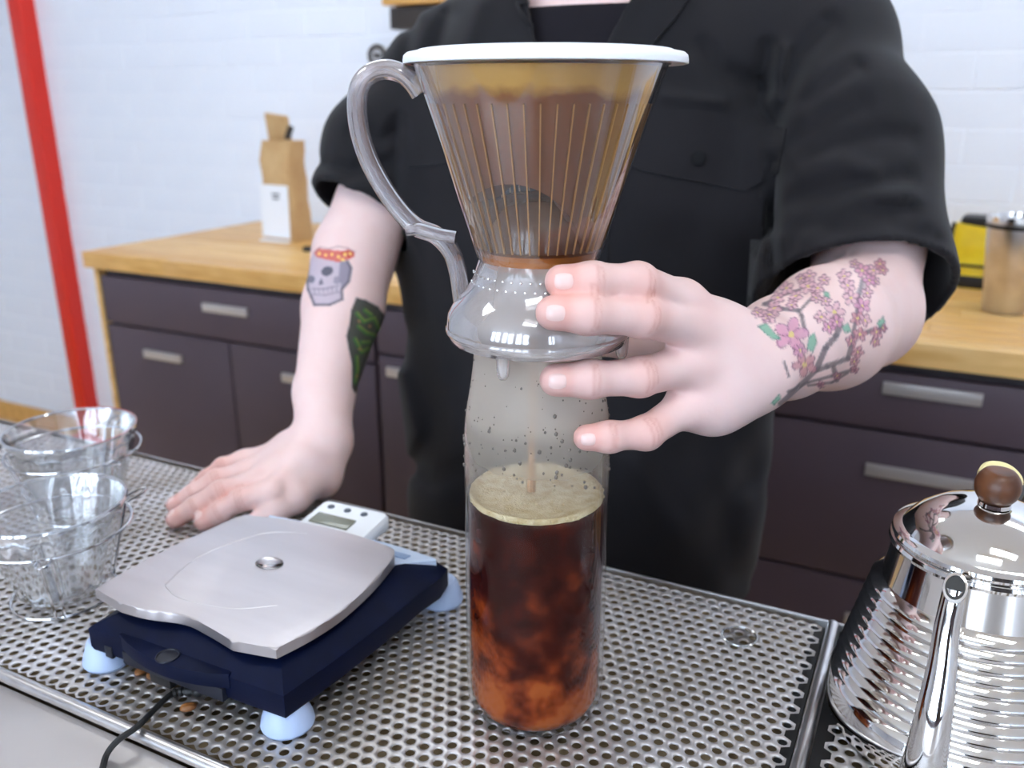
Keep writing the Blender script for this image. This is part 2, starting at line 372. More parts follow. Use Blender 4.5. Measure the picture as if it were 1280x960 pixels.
# wall fittings
t = thing('wall_shelf', 'short tan shelf on a dark bracket high on the brick wall', 'shelf', uv(*(np.array([U[:2]@np.array([-.275, 2.5]), V1-.0085])), .590), ANG)
box('board', (.075, -.05, .016), (.17, .10, .022), M['oak'], t, .002); box('bracket', (.075, -.042, -.025), (.15, .08, .052), M['brackets'], t, .003)
t = thing('wall_ring', 'dark round ring hanging on the brick wall beside the shoulder', 'ring', uv(U[:2]@np.array([-.362, 2.538]), V1-.0075, .48), ANG)
tube_obj('hoop', [(.024*math.cos(a), -.012, .024*math.sin(a)) for a in np.linspace(0, 2*math.pi, 24, endpoint=False)], .006, M['brackets'], t, closed=True, seg=8)
lathe_obj('peg', [(0, 0), (.006, 0), (.006, .02), (0, .02)], M['brackets'], t, 12).rotation_euler = (math.pi/2, 0, 0)

# ================================================================== COUNTER AND DRIP TRAYS
TB = U[:2]@np.array([-.0444, .6814]); TV1 = V[:2]@np.array([-.05, .683]); TV0 = TV1 - .303     # tray back / front along V
TUL = U[:2]@np.array([-.5694, .9076]); TUR = U[:2]@np.array([.2439, .5499])-.010
ct = thing('counter', 'stainless steel service counter carrying the drip trays', 'counter', uv((TUL+TUR)/2, TV0, ZF), ANG)
CZ = -.006
sbox('front_top', TUL-.6, TUR+.8, TV0-.45, TV0-.0035, CZ-.03, CZ, M['counter'], ct, .001)
sbox('tray_bed', TUL-.6, TUR+.8, TV0-.0035, TV1+.006, -.032, -.028, M['counter'], ct)
sbox('back_lip', TUL-.6, TUR+.8, TV1+.0048, TV1+.0068, -.06, .0015, M['steel'], ct, .0005)
sbox('body', TUL-.6, TUR+.8, TV0-.44, TV1-.02, ZF+.001, -.04, M['cabinet'], ct)
PIT = .0095; HR = .0030
def perf_plate(u0, u1, v0, v1, parent):
    ang12 = [math.radians(30*k) for k in range(12)]
    R = PIT/math.sqrt(3)
    outer = []
    for k in range(12):
        rad = R if k % 2 == 1 else PIT/2
        outer.append((rad*math.cos(ang12[k]), rad*math.sin(ang12[k])))     # pointy-top cell: corners at 30, 90 ...
    cells = []
    rows = int((v1-v0)/(PIT*.8660254)); cols = int((u1-u0)/PIT-.1)
    pad_v = ((v1-v0)-(rows-1)*PIT*.8660254)/2; pad_u = (u1-u0)-(cols-.5)*PIT-PIT*.5+PIT*.5
    for r in range(rows):
        for c in range(cols): cells.append((u0+pad_u+PIT*(c+(.5 if r % 2 else 0))+PIT*.0, v0+pad_v+r*PIT*.8660254))
    C = np.array(cells); n = len(C)
    base = np.array([(x, y, 0) for x, y in outer] +
                    [((HR+.0003)*math.cos(a), (HR+.0003)*math.sin(a), 0) for a in ang12] +
                    [(HR*math.cos(a), HR*math.sin(a), -.00035) for a in ang12] + [(HR*math.cos(a), HR*math.sin(a), -.0012) for a in ang12])
    fl = []
    for L in range(3):
        for k in range(12): fl.append((L*12+k, L*12+(k+1) % 12, (L+1)*12+(k+1) % 12, (L+1)*12+k))
    fl = np.array(fl)
    uvv = base[None, :, :2] + C[:, None, :]
    P = np.empty((n, 48, 3)); P[..., 0] = uvv[..., 0]*U[0]+uvv[..., 1]*V[0]; P[..., 1] = uvv[..., 0]*U[1]+uvv[..., 1]*V[1]; P[..., 2] = base[None, :, 2]
    Fa = (fl[None] + (np.arange(n)*48)[:, None, None]).reshape(-1, 4)
    me = np_mesh('perforated_plate', P.reshape(-1, 3), Fa)
    o = link('perforated_plate', me, M['tray'], parent, True, False)
    return o
def np_mesh(name, P, Q):
    me = bpy.data.meshes.new(name); me.vertices.add(len(P)); me.vertices.foreach_set('co', np.ascontiguousarray(P, np.float32).ravel())
    k = Q.shape[1]; me.loops.add(Q.size); me.loops.foreach_set('vertex_index', np.ascontiguousarray(Q, np.int32).ravel())
    me.polygons.add(len(Q)); me.polygons.foreach_set('loop_start', np.arange(0, Q.size, k, dtype=np.int32))
    me.update(calc_edges=True); me.validate(); return me
def drip_tray(u0, u1, label):
    t = thing('drip_tray', label, 'drip tray', uv((u0+u1)/2, (TV0+TV1)/2, -.028), ANG, 'perforated drip trays in a row')
    perf_plate(u0+.001, u1-.0075, TV0+.002, TV1+.003, t)
    sbox('gap_shade', u1-.010, u1-.001, TV0+.0045, TV1+.004, -.0144, -.004, M['rubber'], t)  # black strips standing in for the shade in the gaps round the plate
    sbox('gap_shade', u0+.001, u0+.0115, TV0+.0065, TV1+.004, -.0144, -.004, M['rubber'], t)
    sbox('gap_shade', u0+.001, u1-.0105, TV0+.0045, TV0+.0065, -.0144, -.004, M['rubber'], t)
    sbox('basin', u0+.001, u1-.001, TV0+.0045, TV1+.0042, -.027, -.0145, M['basin'], t)
    return t
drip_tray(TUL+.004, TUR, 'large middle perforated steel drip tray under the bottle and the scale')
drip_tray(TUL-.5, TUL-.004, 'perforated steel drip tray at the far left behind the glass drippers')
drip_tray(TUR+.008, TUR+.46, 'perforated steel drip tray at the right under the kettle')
bm = bmesh.new(); tube(bm, [uv(TUL-.6, TV0, -.0015), uv(TUR+.8, TV0, -.0015)], .0042, 12); from_bm('front_rail', bm, M['steel'], ct, True)
bm = bmesh.new(); tube(bm, [uv(TUR+.004, TV0+.004, 0), uv(TUR+.004, TV1+.004, 0)], .0042, 12); from_bm('divider_bar', bm, M['steel'], ct, True)
bm = bmesh.new(); tube(bm, [uv(TUL, TV0+.004, -.001), uv(TUL, TV1+.004, -.001)], .0036, 12); from_bm('divider_bar', bm, M['steel'], ct, True)
def drop(name, p, r, h, label, sx=1., sy=1.):
    bm = bmesh.new(); lathe(bm, [(0, h), (r*.35, h*.95), (r*.7, h*.72), (r*.92, h*.35), (r, .0001), (0, .0001)], 28, sx=sx, sy=sy)
    o = from_bm(name, bm, M['water'], sharp=60); o.location = tuple(map(float, p)); o.rotation_euler = (0, 0, ANG); return tag(o, label, 'water drop')
wdr = drop('water_drop', Z(924, 796, .0003), .0122, .0012, 'round water drop on the bare tray right of the bottle')

tube_obj('meniscus', ring(.0122, .0006, 36), .0007, M['rimglass'], wdr, closed=True, seg=8)

# ================================================================== BOTTLE, COFFEE, DRIPPER
BX = np.array([.0144, .4647, 0])
def fog_bottle(n, l, sock):
    tc = n.new('ShaderNodeTexCoord'); sx = n.new('ShaderNodeSeparateXYZ'); l.new(tc.outputs['Object'], sx.inputs[0])
    no = n.new('ShaderNodeTexNoise'); no.inputs['Scale'].default_value = 45; no.inputs['Detail'].default_value = 6; l.new(tc.outputs['Object'], no.inputs[0])
    ad = n.new('ShaderNodeMath'); ad.operation = 'MULTIPLY_ADD'; ad.inputs[1].default_value = .012; l.new(no.outputs[0], ad.inputs[0]); l.new(sx.outputs[2], ad.inputs[2])
    mr = n.new('ShaderNodeMapRange'); mr.inputs['From Min'].default_value = .10; mr.inputs['From Max'].default_value = .26; l.new(ad.outputs[0], mr.inputs[0])
    r = n.new('ShaderNodeValToRGB'); l.new(mr.outputs[0], r.inputs[0]); e = r.color_ramp.elements
    e[0].position = .30; e[0].color = (0, 0, 0, 1); e[1].position = .46; e[1].color = (.27, .27, .27, 1)
    for p, c in ((.38, .12), (.60, .38), (.66, .52), (.95, .66)):
        k = e.new(p); k.color = (c, c, c, 1)
    l.new(r.outputs[0], sock)
M['bottle'] = clear('misted bottle glass', (.985, .985, .985), .007, .7, .03, fog=fog_bottle, fogcol=(244, 230, 216), power=4)
t = thing('glass_bottle', 'tall clear glass bottle half full of iced coffee, standing on the middle tray', 'bottle', BX)
out = [(0, .0006), (.030, .0004), (.036, .0009), (.0405, .0036), (.0428, .0095), (.0431, .016), (.0429, .066), (.0424, .1425), (.0422, .172), (.0419, .186), (.0408, .196), (.0393, .2045), (.0377, .2145), (.0363, .225), (.0356, .235), (.0358, .2405)]
inn = [(r-.0019 if r > .002 else 0, z+(.0022 if z < .02 else 0)) for r, z in out]
lathe_obj('outer_wall', out+[(.0348, .2412)], M['bottle'], t, 64, 60)
lathe_obj('inner_wall', inn+[(.0348, .2412)], M['glassthin'], t, 64, 60)
# droplets on the misted neck: countless
bm = bmesh.new()
for k in range(170):
    z = random.triangular(.158, .238, .185); a = random.uniform(math.pi*1.0, math.pi*2.0); r = np.interp(z, [o[1] for o in out], [o[0] for o in out])-.0001
    s = random.choice([.0003, .0004, .0005, .0005, .0008, .0012]) * (1 if z < .215 else .6)
    bmesh.ops.create_icosphere(bm, subdivisions=1, radius=s, matrix=Matrix.Translation((r*math.cos(a), r*math.sin(a), z)) @ Matrix.Diagonal((1, 1, 1.2, 1)))
tag(from_bm('droplets', bm, pm('condensed droplet', (112, 104, 98), .15), t), kind='stuff')
# coffee
mc, n, l, b = newmat('cloudy coffee'); tc = n.new('ShaderNodeTexCoord'); sx = n.new('ShaderNodeSeparateXYZ'); l.new(tc.outputs['Object'], sx.inputs[0])
no = n.new('ShaderNodeTexNoise'); no.inputs['Scale'].default_value = 48; no.inputs['Detail'].default_value = 5; no.inputs['Roughness'].default_value = .55; l.new(tc.outputs['Object'], no.inputs[0])
mr = n.new('ShaderNodeMapRange'); mr.inputs['From Min'].default_value = .13; mr.inputs['From Max'].default_value = .0; l.new(sx.outputs[2], mr.inputs[0])
s1 = n.new('ShaderNodeMath'); s1.operation = 'MULTIPLY_ADD'; s1.inputs[1].default_value = 2.5; s1.inputs[2].default_value = -1.33; l.new(no.outputs[0], s1.inputs[0])
s2 = n.new('ShaderNodeMath'); s2.operation = 'ADD'; l.new(s1.outputs[0], s2.inputs[0]); l.new(mr.outputs[0], s2.inputs[1])
cr = n.new('ShaderNodeValToRGB'); l.new(s2.outputs[0], cr.inputs[0]); e = cr.color_ramp.elements
e[0].position = 0; e[0].color = (*lin((44, 12, 8)), 1); e[1].position = 1; e[1].color = (*lin((162, 82, 36)), 1)
for p, c in ((.3, (64, 20, 11)), (.55, (98, 36, 16)), (.78, (136, 58, 24))):
    k = e.new(p); k.color = (*lin(c), 1)
l.new(cr.outputs[0], b.inputs['Base Color']); b.inputs['Roughness'].default_value = .25; b.inputs['Specular IOR Level'].default_value = .08
tcf = thing('coffee', 'dark cloudy coffee with a pale foam top, inside the glass bottle', 'coffee', BX+[0, 0, .003])
lathe_obj('liquid', [(0, .0003), (.034, .0004), (.0378, .0025), (.0402, .0085), (.0404, .013), (.0402, .063), (.0398, .1405), (0, .1405)], mc, tcf, 64, 40)
bm = bmesh.new(); prof = [(0, .1407), (.012, .1416), (.028, .1414), (.036, .1422), (.0390, .1442), (.0395, .1426), (.0394, .1407)]
lathe(bm, prof, 64)
for v in bm.verts:
    q = noise.noise(v.co*170)*.0009+noise.noise(v.co*420)*.0006
    v.co.z += q
from_bm('foam', bm, M['foam'], tcf, sharp=0)
bm = bmesh.new()
for k in range(110):
    a = random.uniform(0, 2*math.pi); r = .0393 if k < 80 else random.uniform(.005, .037); s = random.uniform(.0004, .0012)
    bmesh.ops.create_icosphere(bm, subdivisions=1, radius=s, matrix=Matrix.Translation((r*math.cos(a), r*math.sin(a), .1420+random.uniform(-.0012, .001))))
tag(from_bm('foam_bubbles', bm, M['foam'], tcf), kind='stuff')
tube_obj('stream', [(-.003, .002, .142), (-.0028, .002, .18), (-.002, .001, .236)], [.0026, .0018, .0022], pm('pouring coffee', (176, 130, 84), .2), tcf, seg=10)
# dripper
dr = thing('coffee_dripper', 'large clear plastic coffee dripper with side handle, sitting on the bottle', 'dripper', BX+[0, 0, .23])
DZ = .23
cone = [(.0322, .2835), (.0338, .286), (.0480, .3325), (.0640, .3815), (.0652, .3818), (.0652, .3832), (.0628, .383), (.0465, .333), (.0315, .2865)]
lathe_obj('cone', [(r, z-DZ) for r, z in cone], M['plastic'], dr, 72, 40)
bm = bmesh.new(); bx(bm, (0, 0, 0), (.0006, .0011, .076)); rme = bpy.data.meshes.new('rib'); bm.to_mesh(rme); bm.free(); rme.materials.append(M['ribs'])
for k in range(46):
    a = 2*math.pi*(k+.3)/46; o = bpy.data.objects.new('rib', rme); COL.objects.link(o); o.parent = dr
    zc, rc = .327, .0461-.0013; tilt = math.atan2(.0640-.0338, .3815-.286)
    o.location = (rc*math.cos(a), rc*math.sin(a), zc-DZ)
    o.rotation_euler = (Matrix.Rotation(a-math.pi/2, 3, 'Z') @ Matrix.Rotation(-tilt, 3, 'X')).to_euler()
skirt = [(.0322, .2838), (.0336, .2795), (.0352, .2745), (.0382, .2690), (.0425, .2634), (.0468, .2588), (.0495, .2540), (.0505, .2485), (.0503, .2440), (.0490, .2400), (.0462, .2388), (.0388, .2392), (.0384, .2420), (.0440, .2435), (.0478, .2460), (.0482, .2500), (.0462, .2555), (.0410, .2618), (.0362, .2680), (.0334, .2740), (.0318, .2790)]
lathe_obj('base_skirt', [(r, z-DZ) for r, z in skirt], M['skirt'], dr, 72, 50)
lathe_obj('base_ridge', [(.0505, .2436-DZ), (.0512, .2446-DZ), (.0512, .2458-DZ), (.0505, .247-DZ)], M['skirt'], dr, 72, 40)
bm = bmesh.new()
for row, (rr, zz) in enumerate(((.0352, .2768), (.0363, .2722))):
    for k in range(22):
        a = math.pi + math.pi*(k+.5*row)/22
        bmesh.ops.create_icosphere(bm, subdivisions=1, radius=.00075, matrix=Matrix.Translation((rr*math.cos(a), rr*math.sin(a), zz-DZ)))
tag(from_bm('moulded_beads', bm, M['chrome'], dr), kind='stuff')
for x, y in ((.0464, -.004), (-.019, -.0425), (-.03, .036)):
    lathe_obj('foot_nub', [(0, -.0125), (.0018, -.0120), (.0031, -.0098), (.0036, -.006), (.0038, 0), (0, 0)], M['skirt'], dr, 16, 60).location = (x, y, .2405-DZ)
lathe_obj('drain_dome', [(.0314, .2905-DZ), (.0313, .294-DZ), (.0300, .303-DZ), (.0255, .312-DZ), (.016, .318-DZ), (0, .3195-DZ)], clear('stained clear plastic', (.70, .52, .40), .05, .6, .1, fog=.6, fogcol=(150, 104, 70)), dr, 48, 60)
lathe_obj('drain_pool', [(0, .2805-DZ), (.0300, .2808-DZ), (.0309, .2832-DZ), (.0310, .2888-DZ), (0, .2895-DZ)], pm('amber coffee film', (188, 112, 46), .15), dr, 48)
hp = [(525, 117), (516, 104), (502, 92), (481, 87), (459, 95), (447, 118), (449, 160), (464, 206), (490, 250), (519, 282), (546, 294), (564, 314), (573, 342), (577, 372), (580, 388)]
HP = spline([A(x, y, .4400+.04*max(0, (y-100)/270)) for x, y in hp], 6)
tube_obj('handle', HP, [.0049]*len(HP), M['strap'], dr, world=True, seg=14, flat=1.7, up=(0, 1, -.2))
tube_obj('thumb_rest', spline([A(508, 288, .463), A(525, 287, .463), A(548, 293, .463), A(570, 297, .463)], 4), .0036, M['strap'], dr, world=True, seg=12, flat=1.8, up=(0, 1, -.2))
# paper filter and slurry inside
mf, n, l, b = newmat('coffee soaked paper'); tc = n.new('ShaderNodeTexCoord'); sx = n.new('ShaderNodeSeparateXYZ'); l.new(tc.outputs['Object'], sx.inputs[0])
no = n.new('ShaderNodeTexNoise'); no.inputs['Scale'].default_value = 120; no.inputs['Detail'].default_value = 6; l.new(tc.outputs['Object'], no.inputs[0])
n2 = n.new('ShaderNodeTexNoise'); n2.inputs['Scale'].default_value = 28; l.new(tc.outputs['Object'], n2.inputs[0])
ad = n.new('ShaderNodeMath'); ad.operation = 'MULTIPLY_ADD'; ad.inputs[1].default_value = .006; l.new(no.outputs[0], ad.inputs[0]); l.new(sx.outputs[2], ad.inputs[2])
a2 = n.new('ShaderNodeMath'); a2.operation = 'MULTIPLY_ADD'; a2.inputs[1].default_value = .012; l.new(n2.outputs[0], a2.inputs[0]); l.new(ad.outputs[0], a2.inputs[2])
mr = n.new('ShaderNodeMapRange'); mr.inputs['From Min'].default_value = .0; mr.inputs['From Max'].default_value = .11; l.new(a2.outputs[0], mr.inputs[0])
cr = n.new('ShaderNodeValToRGB'); l.new(mr.outputs[0], cr.inputs[0]); e = cr.color_ramp.elements
e[0].position = .0; e[0].color = (*lin((92, 54, 30)), 1); e[1].position = 1; e[1].color = (*lin((220, 176, 104)), 1)
for p, c in ((.45, (118, 66, 30)), (.76, (132, 78, 38)), (.825, (126, 68, 20)), (.87, (214, 166, 82))):
    k = e.new(p); k.color = (*lin(c), 1)
l.new(cr.outputs[0], b.inputs['Base Color']); b.inputs['Roughness'].default_value = .55; b.inputs['Subsurface Weight'].default_value = .0
FZ = .284
tf = thing('coffee_filter', 'paper coffee filter soaked tan above the coffee line, inside the clear dripper', 'filter', BX+[0, 0, FZ])
bm = bmesh.new(); NS = 72; rings = []
def zb(a):
    s = math.cos(a); f = abs(math.sin(a))          # arch between the cone wall and the drain dome
    return .2905 + .036*max(0, 1-((s+.34)/1.05)**2 if s > -.34 else 1-((s+.34)/1.05)**2)
for k in range(14):
    f = k/13; R = []
    for i in range(NS):
        a = 2*math.pi*i/NS; z0 = zb(a); z = z0 + (.3805-z0)*f; r = np.interp(z, [.286, .3815], [.0322, .0624])-.0016
        R.append(bm.verts.new((r*math.cos(a), r*math.sin(a), z-FZ)))
    rings.append(R)
for p, q in zip(rings, rings[1:]):
    for i in range(NS): bm.faces.new((p[i], p[(i+1) % NS], q[(i+1) % NS], q[i]))
R2 = [bm.verts.new((v.co.x*.55, v.co.y*.55, v.co.z+.004)) for v in rings[0]]; c0 = bm.verts.new((0, 0, .05))
for i in range(NS): bm.faces.new((rings[0][i], R2[i], R2[(i+1) % NS], rings[0][(i+1) % NS])); bm.faces.new((R2[i], c0, R2[(i+1) % NS]))
from_bm('paper_wall', bm, mf, tf)
lathe_obj('coffee_grounds', [(0, .366-FZ), (.03, .3665-FZ), (.0555, .367-FZ), (.054, .362-FZ), (0, .362-FZ)], pm('wet coffee grounds', (70, 44, 26), .7, var=(300, (44, 26, 16))), tf, 48)
# lid
tl = thing('dripper_lid', 'round white lid resting on top of the clear dripper', 'lid', BX+[.0022, 0, .3834])
lathe_obj('shell', [(0, .0044), (.05, .0046), (.066, .0043), (.0694, .0037), (.0709, .0024), (.0713, .0004), (.0713, -.0014), (.0704, -.0017), (.0700, .0), (.0690, .0005), (.0, .0005)], M['frost'], tl, 80, 50)
lathe_obj('raised_ring', [(.060, .0044), (.0605, .0052), (.0635, .0052), (.064, .0043)], M['frost'], tl, 80)

# ================================================================== SCALE
SC = np.array([-.164, .536, 0])
ts = thing('digital_scale', 'navy blue digital scale with steel weighing plate on the middle drip tray', 'scale', SC, ANG)
def loft(bm, rings, cap=True):
    RV = [[bm.verts.new(tuple(map(float, p))) for p in r] for r in rings]
    n = len(RV[0])
    for p, q in zip(RV, RV[1:]):
        for i in range(n): bm.faces.new((p[i], p[(i+1) % n], q[(i+1) % n], q[i]))
    if cap: bm.faces.new(RV[0][::-1]); bm.faces.new(RV[-1])
    return RV
def body_out(ins):
    base = [(-.083, -.092), (-.04, -.090), (.0, -.0895), (.04, -.089), (.078, -.088), (.084, -.045), (.088, 0), (.090, .045), (.093, .066), (.090, .080), (.078, .086), (.05, .0885), (0, .0895), (-.05, .0885), (-.078, .086), (-.090, .080), (-.092, .066), (-.090, .045), (-.088, 0), (-.0855, -.045)]
    return [(x*(1-ins/.085), y*(1-ins/.088)) for x, y in base]
def edgez(x, y): return np.interp(y, [-.1, .04, .075, .09], [.0355, .0355, .0365, .033])
def topz(x, y): return np.interp(y, [-.1, .03, .06, .09], [.0455, .0455, .0435, .0385])
bm = bmesh.new(); rings = []
for ins, h in ((.006, 0), (.001, .001), (0, .004)): rings.append([(x, y, .0165+h) for x, y in body_out(ins)])
rings.append([(x, y, edgez(x, y)-.0014) for x, y in body_out(0)]); rings.append([(x, y, edgez(x, y)) for x, y in body_out(.0016)])
rings.append([(x, y, edgez(x, y)*.45+topz(x, y)*.55) for x, y in body_out(.012)]); rings.append([(x, y, topz(x, y)) for x, y in body_out(.022)])
loft(bm, rings)
from_bm('housing', bm, M['navy'], ts, sharp=28)
# crescent shelf at the front with a bubble hole, a dark box painting the shaded gap under it, socket
cres = [(x, -.0895-.0095*(1-((x+.010)/.047)**2)) for x in np.linspace(-.057, .037, 15)]
prism_obj('front_shelf', cres+[(.037, -.080), (-.057, -.080)], .0265, .0362, M['navy'], ts, .0008)
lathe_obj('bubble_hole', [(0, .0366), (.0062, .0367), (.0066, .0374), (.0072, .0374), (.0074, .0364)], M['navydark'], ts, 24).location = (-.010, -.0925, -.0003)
box('recess_shade', (-.010, -.0895, .0215), (.086, .0055, .0095), M['navydark'], ts, .0005); box('socket', (-.022, -.0875, .0155), (.018, .008, .012), M['black'], ts, .001)
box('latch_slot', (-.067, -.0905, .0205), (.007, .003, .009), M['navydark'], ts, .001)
for x, y in ((-.086, -.079), (.066, -.074), (.080, .0865), (-.080, .0865)):
    lathe_obj('foot', [(0, 0), (.0155, 0), (.0165, .002), (.0160, .005), (.0122, .0165), (.0105, .0185), (0, .0185)], M['foot'], ts, 32).location = (x, y, .0002)
# plate
po = [(-.0887, -.0786), (-.0594, -.0833), (-.038, -.0815), (-.0115, -.0752), (.0108, -.0775), (.0355, -.0822), (.0645, -.0766), (.0715, -.052), (.0748, -.0248), (.0728, .012), (.0665, .046), (.060, .0556), (.040, .0585), (.0182, .0602), (-.010, .060), (-.0364, .0574), (-.0620, .0525), (-.0771, .0474), (-.0845, .012), (-.0885, -.04)]
# flared steel: corners stay crisp, sides run in soft curves
def mixcurve(p, corners, n=5):
    out = []; N = len(p); ci = sorted(corners)
    for a, b in zip(ci, ci[1:]+[ci[0]+N]):
        out += [tuple(q[:2]) for q in spline([(*p[i % N], 0) for i in range(a, b+1)], n)[:-1]]
    return out
outl = mixcurve(po, [0, 1, 5, 6, 10, 11, 17])
bm = bmesh.new(); prism(bm, outl, .0480, .0552, .0014, 3); from_bm('weighing_plate', bm, M['plate'], ts, sharp=30)
bm = bmesh.new(); bx(bm, (-.005, -.01, .047), (.07, .07, .006), None, .002); from_bm('plate_support', bm, M['black'], ts)
ov = spline([(-.050, -.055, .0552), (-.058, -.015, .0552), (-.042, .030, .0552), (-.012, .046, .0552)], 10)
tube_obj('engraved_line', ov + spline([(-.050, -.055, .0552), (-.030, -.062, .0552), (.01, -.058, .0552), (.035, -.045, .0552)], 8)[1:] if False else ov, .00028, M['tray'], ts, seg=4)
tube_obj('engraved_line', spline([(-.050, -.055, .0552), (-.028, -.062, .0552), (.01, -.056, .0552), (.034, -.040, .0552)], 10), .00028, M['tray'], ts, seg=4)
# display label
def tz(x, y): return float(topz(x, y))
lab = [(-.058, .050), (.060, .050), (.083, .0755), (.081, .078), (.05, .082), (.0, .0835), (-.05, .082), (-.078, .0775)]
bm = bmesh.new(); loft(bm, [[(x, y, .034) for x, y in lab], [(x, y, tz(x, y)+.0004) for x, y in lab], [(x*.99, .064+(y-.064)*.97, tz(x, y)+.001) for x, y in lab]]); from_bm('display_label', bm, M['panel'], ts, smooth=False)
rotl = Matrix.Rotation(-math.atan(.005/.03), 3, 'X')
for x, w, m in ((.056, .016, 'lcd'), (.038, .005, 'red'), (-.05, .008, 'key')):
    box('display' if m == 'lcd' else 'key', (x, .0665, tz(x, .0665)+.0012), (w, .008 if m == 'lcd' else .004, .001), pm('blue grey display', (150, 172, 206), .3) if m == 'lcd' else M[m], ts, .0003, rot=rotl)
drop('water_drop', Z(337, 704, .0554), .0092, .0026, 'water drop on the steel weighing plate of the scale', 1.15, .9)
# cable
c1 = [Z(300, 836, .020), Z(292, 846, .015), Z(276, 858, .010), Z(250, 864, .007), Z(228, 864, .0055), Z(214, 868, .005), Z(196, 884, .005), Z(172, 908, .0065), Z(148, 925, .0045), Z(134, 942, -.002), Z(128, 962, -.003), Z(124, 990, -.003), Z(110, 1040, -.003)]
tcab = thing('power_cable', 'thin black power cable running from the scale over the front rail', 'cable', Z(196, 884, 0))
tube_obj('cord', spline(c1[4:], 8), .0019, M['rubber'], tcab, world=True, seg=8)
bm = bmesh.new(); pp = spline(c1[:6], 10); tube(bm, pp, [.0036-.0016*i/len(pp) + (.0009 if i % 5 < 3 else 0) for i in range(len(pp))], 10); from_bm('strain_relief', bm, M['rubber'], tcab, True)
# beans under the scale
for i, (px, py, lab) in enumerate([(235, 884, 'light brown coffee bean lying below the power cable'), (177, 838, 'coffee bean under the scale nearest its front left foot'), (190, 843, 'middle one of three coffee beans under the front left of the scale'), (203, 849, 'rightmost of three coffee beans under the front left of the scale')]):
    bm = bmesh.new(); bmesh.ops.create_uvsphere(bm, u_segments=16, v_segments=10, radius=1)
    for v in bm.verts:
        x, y, z = v.co; v.co = (x*.0052, y*.0037, max(z, -.45)*.0026)
        if z > .2 and abs(y) < .22: v.co.z -= .0008*(1-abs(y)/.22)
    o = from_bm('coffee_bean', bm, M['bean'], sharp=0); p = Z(px, py, .0015); o.location = tuple(p); o.rotation_euler = (0, 0, .3+i*.8); tag(o, lab, 'bean', 'stray coffee beans by the scale')

# ------------------------------------------------------------------ timer
TZ = .0402; tp0 = SC+U*-.0075+V*.0835
tt = thing('kitchen_timer', 'small white digital timer with three buttons lying behind the weighing plate', 'timer', (tp0[0], tp0[1], TZ), ANG+.02)
hw = .0315; hd = .0205
bm = bmesh.new(); o1 = rrect(2*hw, 2*hd, .005, 5); loft(bm, [[(x*.97, y*.97, .0003) for x, y in o1], [(x, y, .003) for x, y in o1], [(x, y, .0085+.002*y/hd) for x, y in o1], [(x*.95, y*.93, .0105+.002*y/hd) for x, y in o1]])
from_bm('case', bm, M['white'], tt, sharp=45)
rt = Matrix.Rotation(math.atan(.002/hd), 3, 'X')
box('screen', (-.006, -.0055, .0104), (.036, .0135, .0012), M['lcd'], tt, .0003, rot=rt)
for x in (-.020, -.004, .012):
    k = lathe_obj('button', [(0, .0012), (.0026, .001), (.003, 0), (0, 0)], M['key'], tt, 16); k.location = (x, .0120, .0117)

# ================================================================== GLASS DRIPPERS IN WIRE STANDS
def glass_dripper(c, rz, label, glabel, k=1.):
    t = thing('wire_stand', label, 'stand', c, rz, 'wire stands of the glass drippers')
    W = .0012
    tube_obj('base_ring', ring(.0375*k, W), W, M['wire'], t, closed=True, seg=8)
    zr = .0585*k; rr = .055*k
    tube_obj('top_ring', ring(rr, zr), W, M['wire'], t, closed=True, seg=8)
    for a in (-100, 20, 140):
        bm = bmesh.new()
        for d in (-4.5, 4.5):
            ar = math.radians(a+d); tube(bm, [(rr*math.cos(ar), rr*math.sin(ar), zr), (.0375*k*math.cos(ar), .0375*k*math.sin(ar), W)], .0011, 6)
        from_bm('leg', bm, M['wire'], t)
        ar = math.radians(a); e = Vector((math.cos(ar), math.sin(ar), 0)); s = Vector((-math.sin(ar), math.cos(ar), 0))
        tube_obj('handle_loop', spline([e*rr+s*.004+Vector((0, 0, zr)), e*(rr+.014)+s*.0042+Vector((0, 0, zr+.003)), e*(rr+.020)+Vector((0, 0, zr+.004)), e*(rr+.014)-s*.0042+Vector((0, 0, zr+.003)), e*rr-s*.004+Vector((0, 0, zr))], 5), .0011, M['wire'], t, seg=6)
    g = thing('glass_dripper', glabel, 'dripper', np.array(c)+[0, 0, .0052], rz, 'glass drippers')
    n = 96; bm = bmesh.new()
    def wave(prof):
        rings = []
        for r, z, w in prof: rings.append([(r*(1+w*math.cos(16*a))*math.cos(a), r*(1+w*math.cos(16*a))*math.sin(a), z) for a in [2*math.pi*i/n for i in range(n)]])
        return rings
    z0 = .0052
    loft(bm, wave([(.0285*k, 0, 0), (.0302*k, .0015, 0), (.0325*k, .006, .02), (.0485*k, .056, .02), (.0520*k, .067*k, 0), (.0535*k, .0705*k, 0), (.0537*k, .0722*k, 0), (.0522*k, .0722*k, 0), (.0503*k, .066*k, 0), (.0468*k, .056, .012), (.0308*k, .007, .012), (.0290*k, .003, 0)]), False)
    from_bm('bowl', bm, M['dripglass'], g, sharp=70)
    lathe_obj('bottom', [(0, .0022), (.0275*k, .0020), (.0299*k, .0018), (.0292*k, .0034)], M['rimglass'], g, 40)
    lathe_obj('rim', [(.0537*k, .0705*k), (.0546*k, .0716*k), (.0540*k, .0734*k), (.0524*k, .0733*k), (.0516*k, .0716*k)], M['rimglass'], g, 72)
gc = np.array([-.3475, .588, .0]); glass_dripper(gc, .55, 'bent steel wire stand holding the front glass dripper, left of the scale', 'clear fluted glass dripper in the front wire stand, left of the scale')
gc2 = Z(88, 655, 0); gc2 = np.array([-.402, .735, 0])
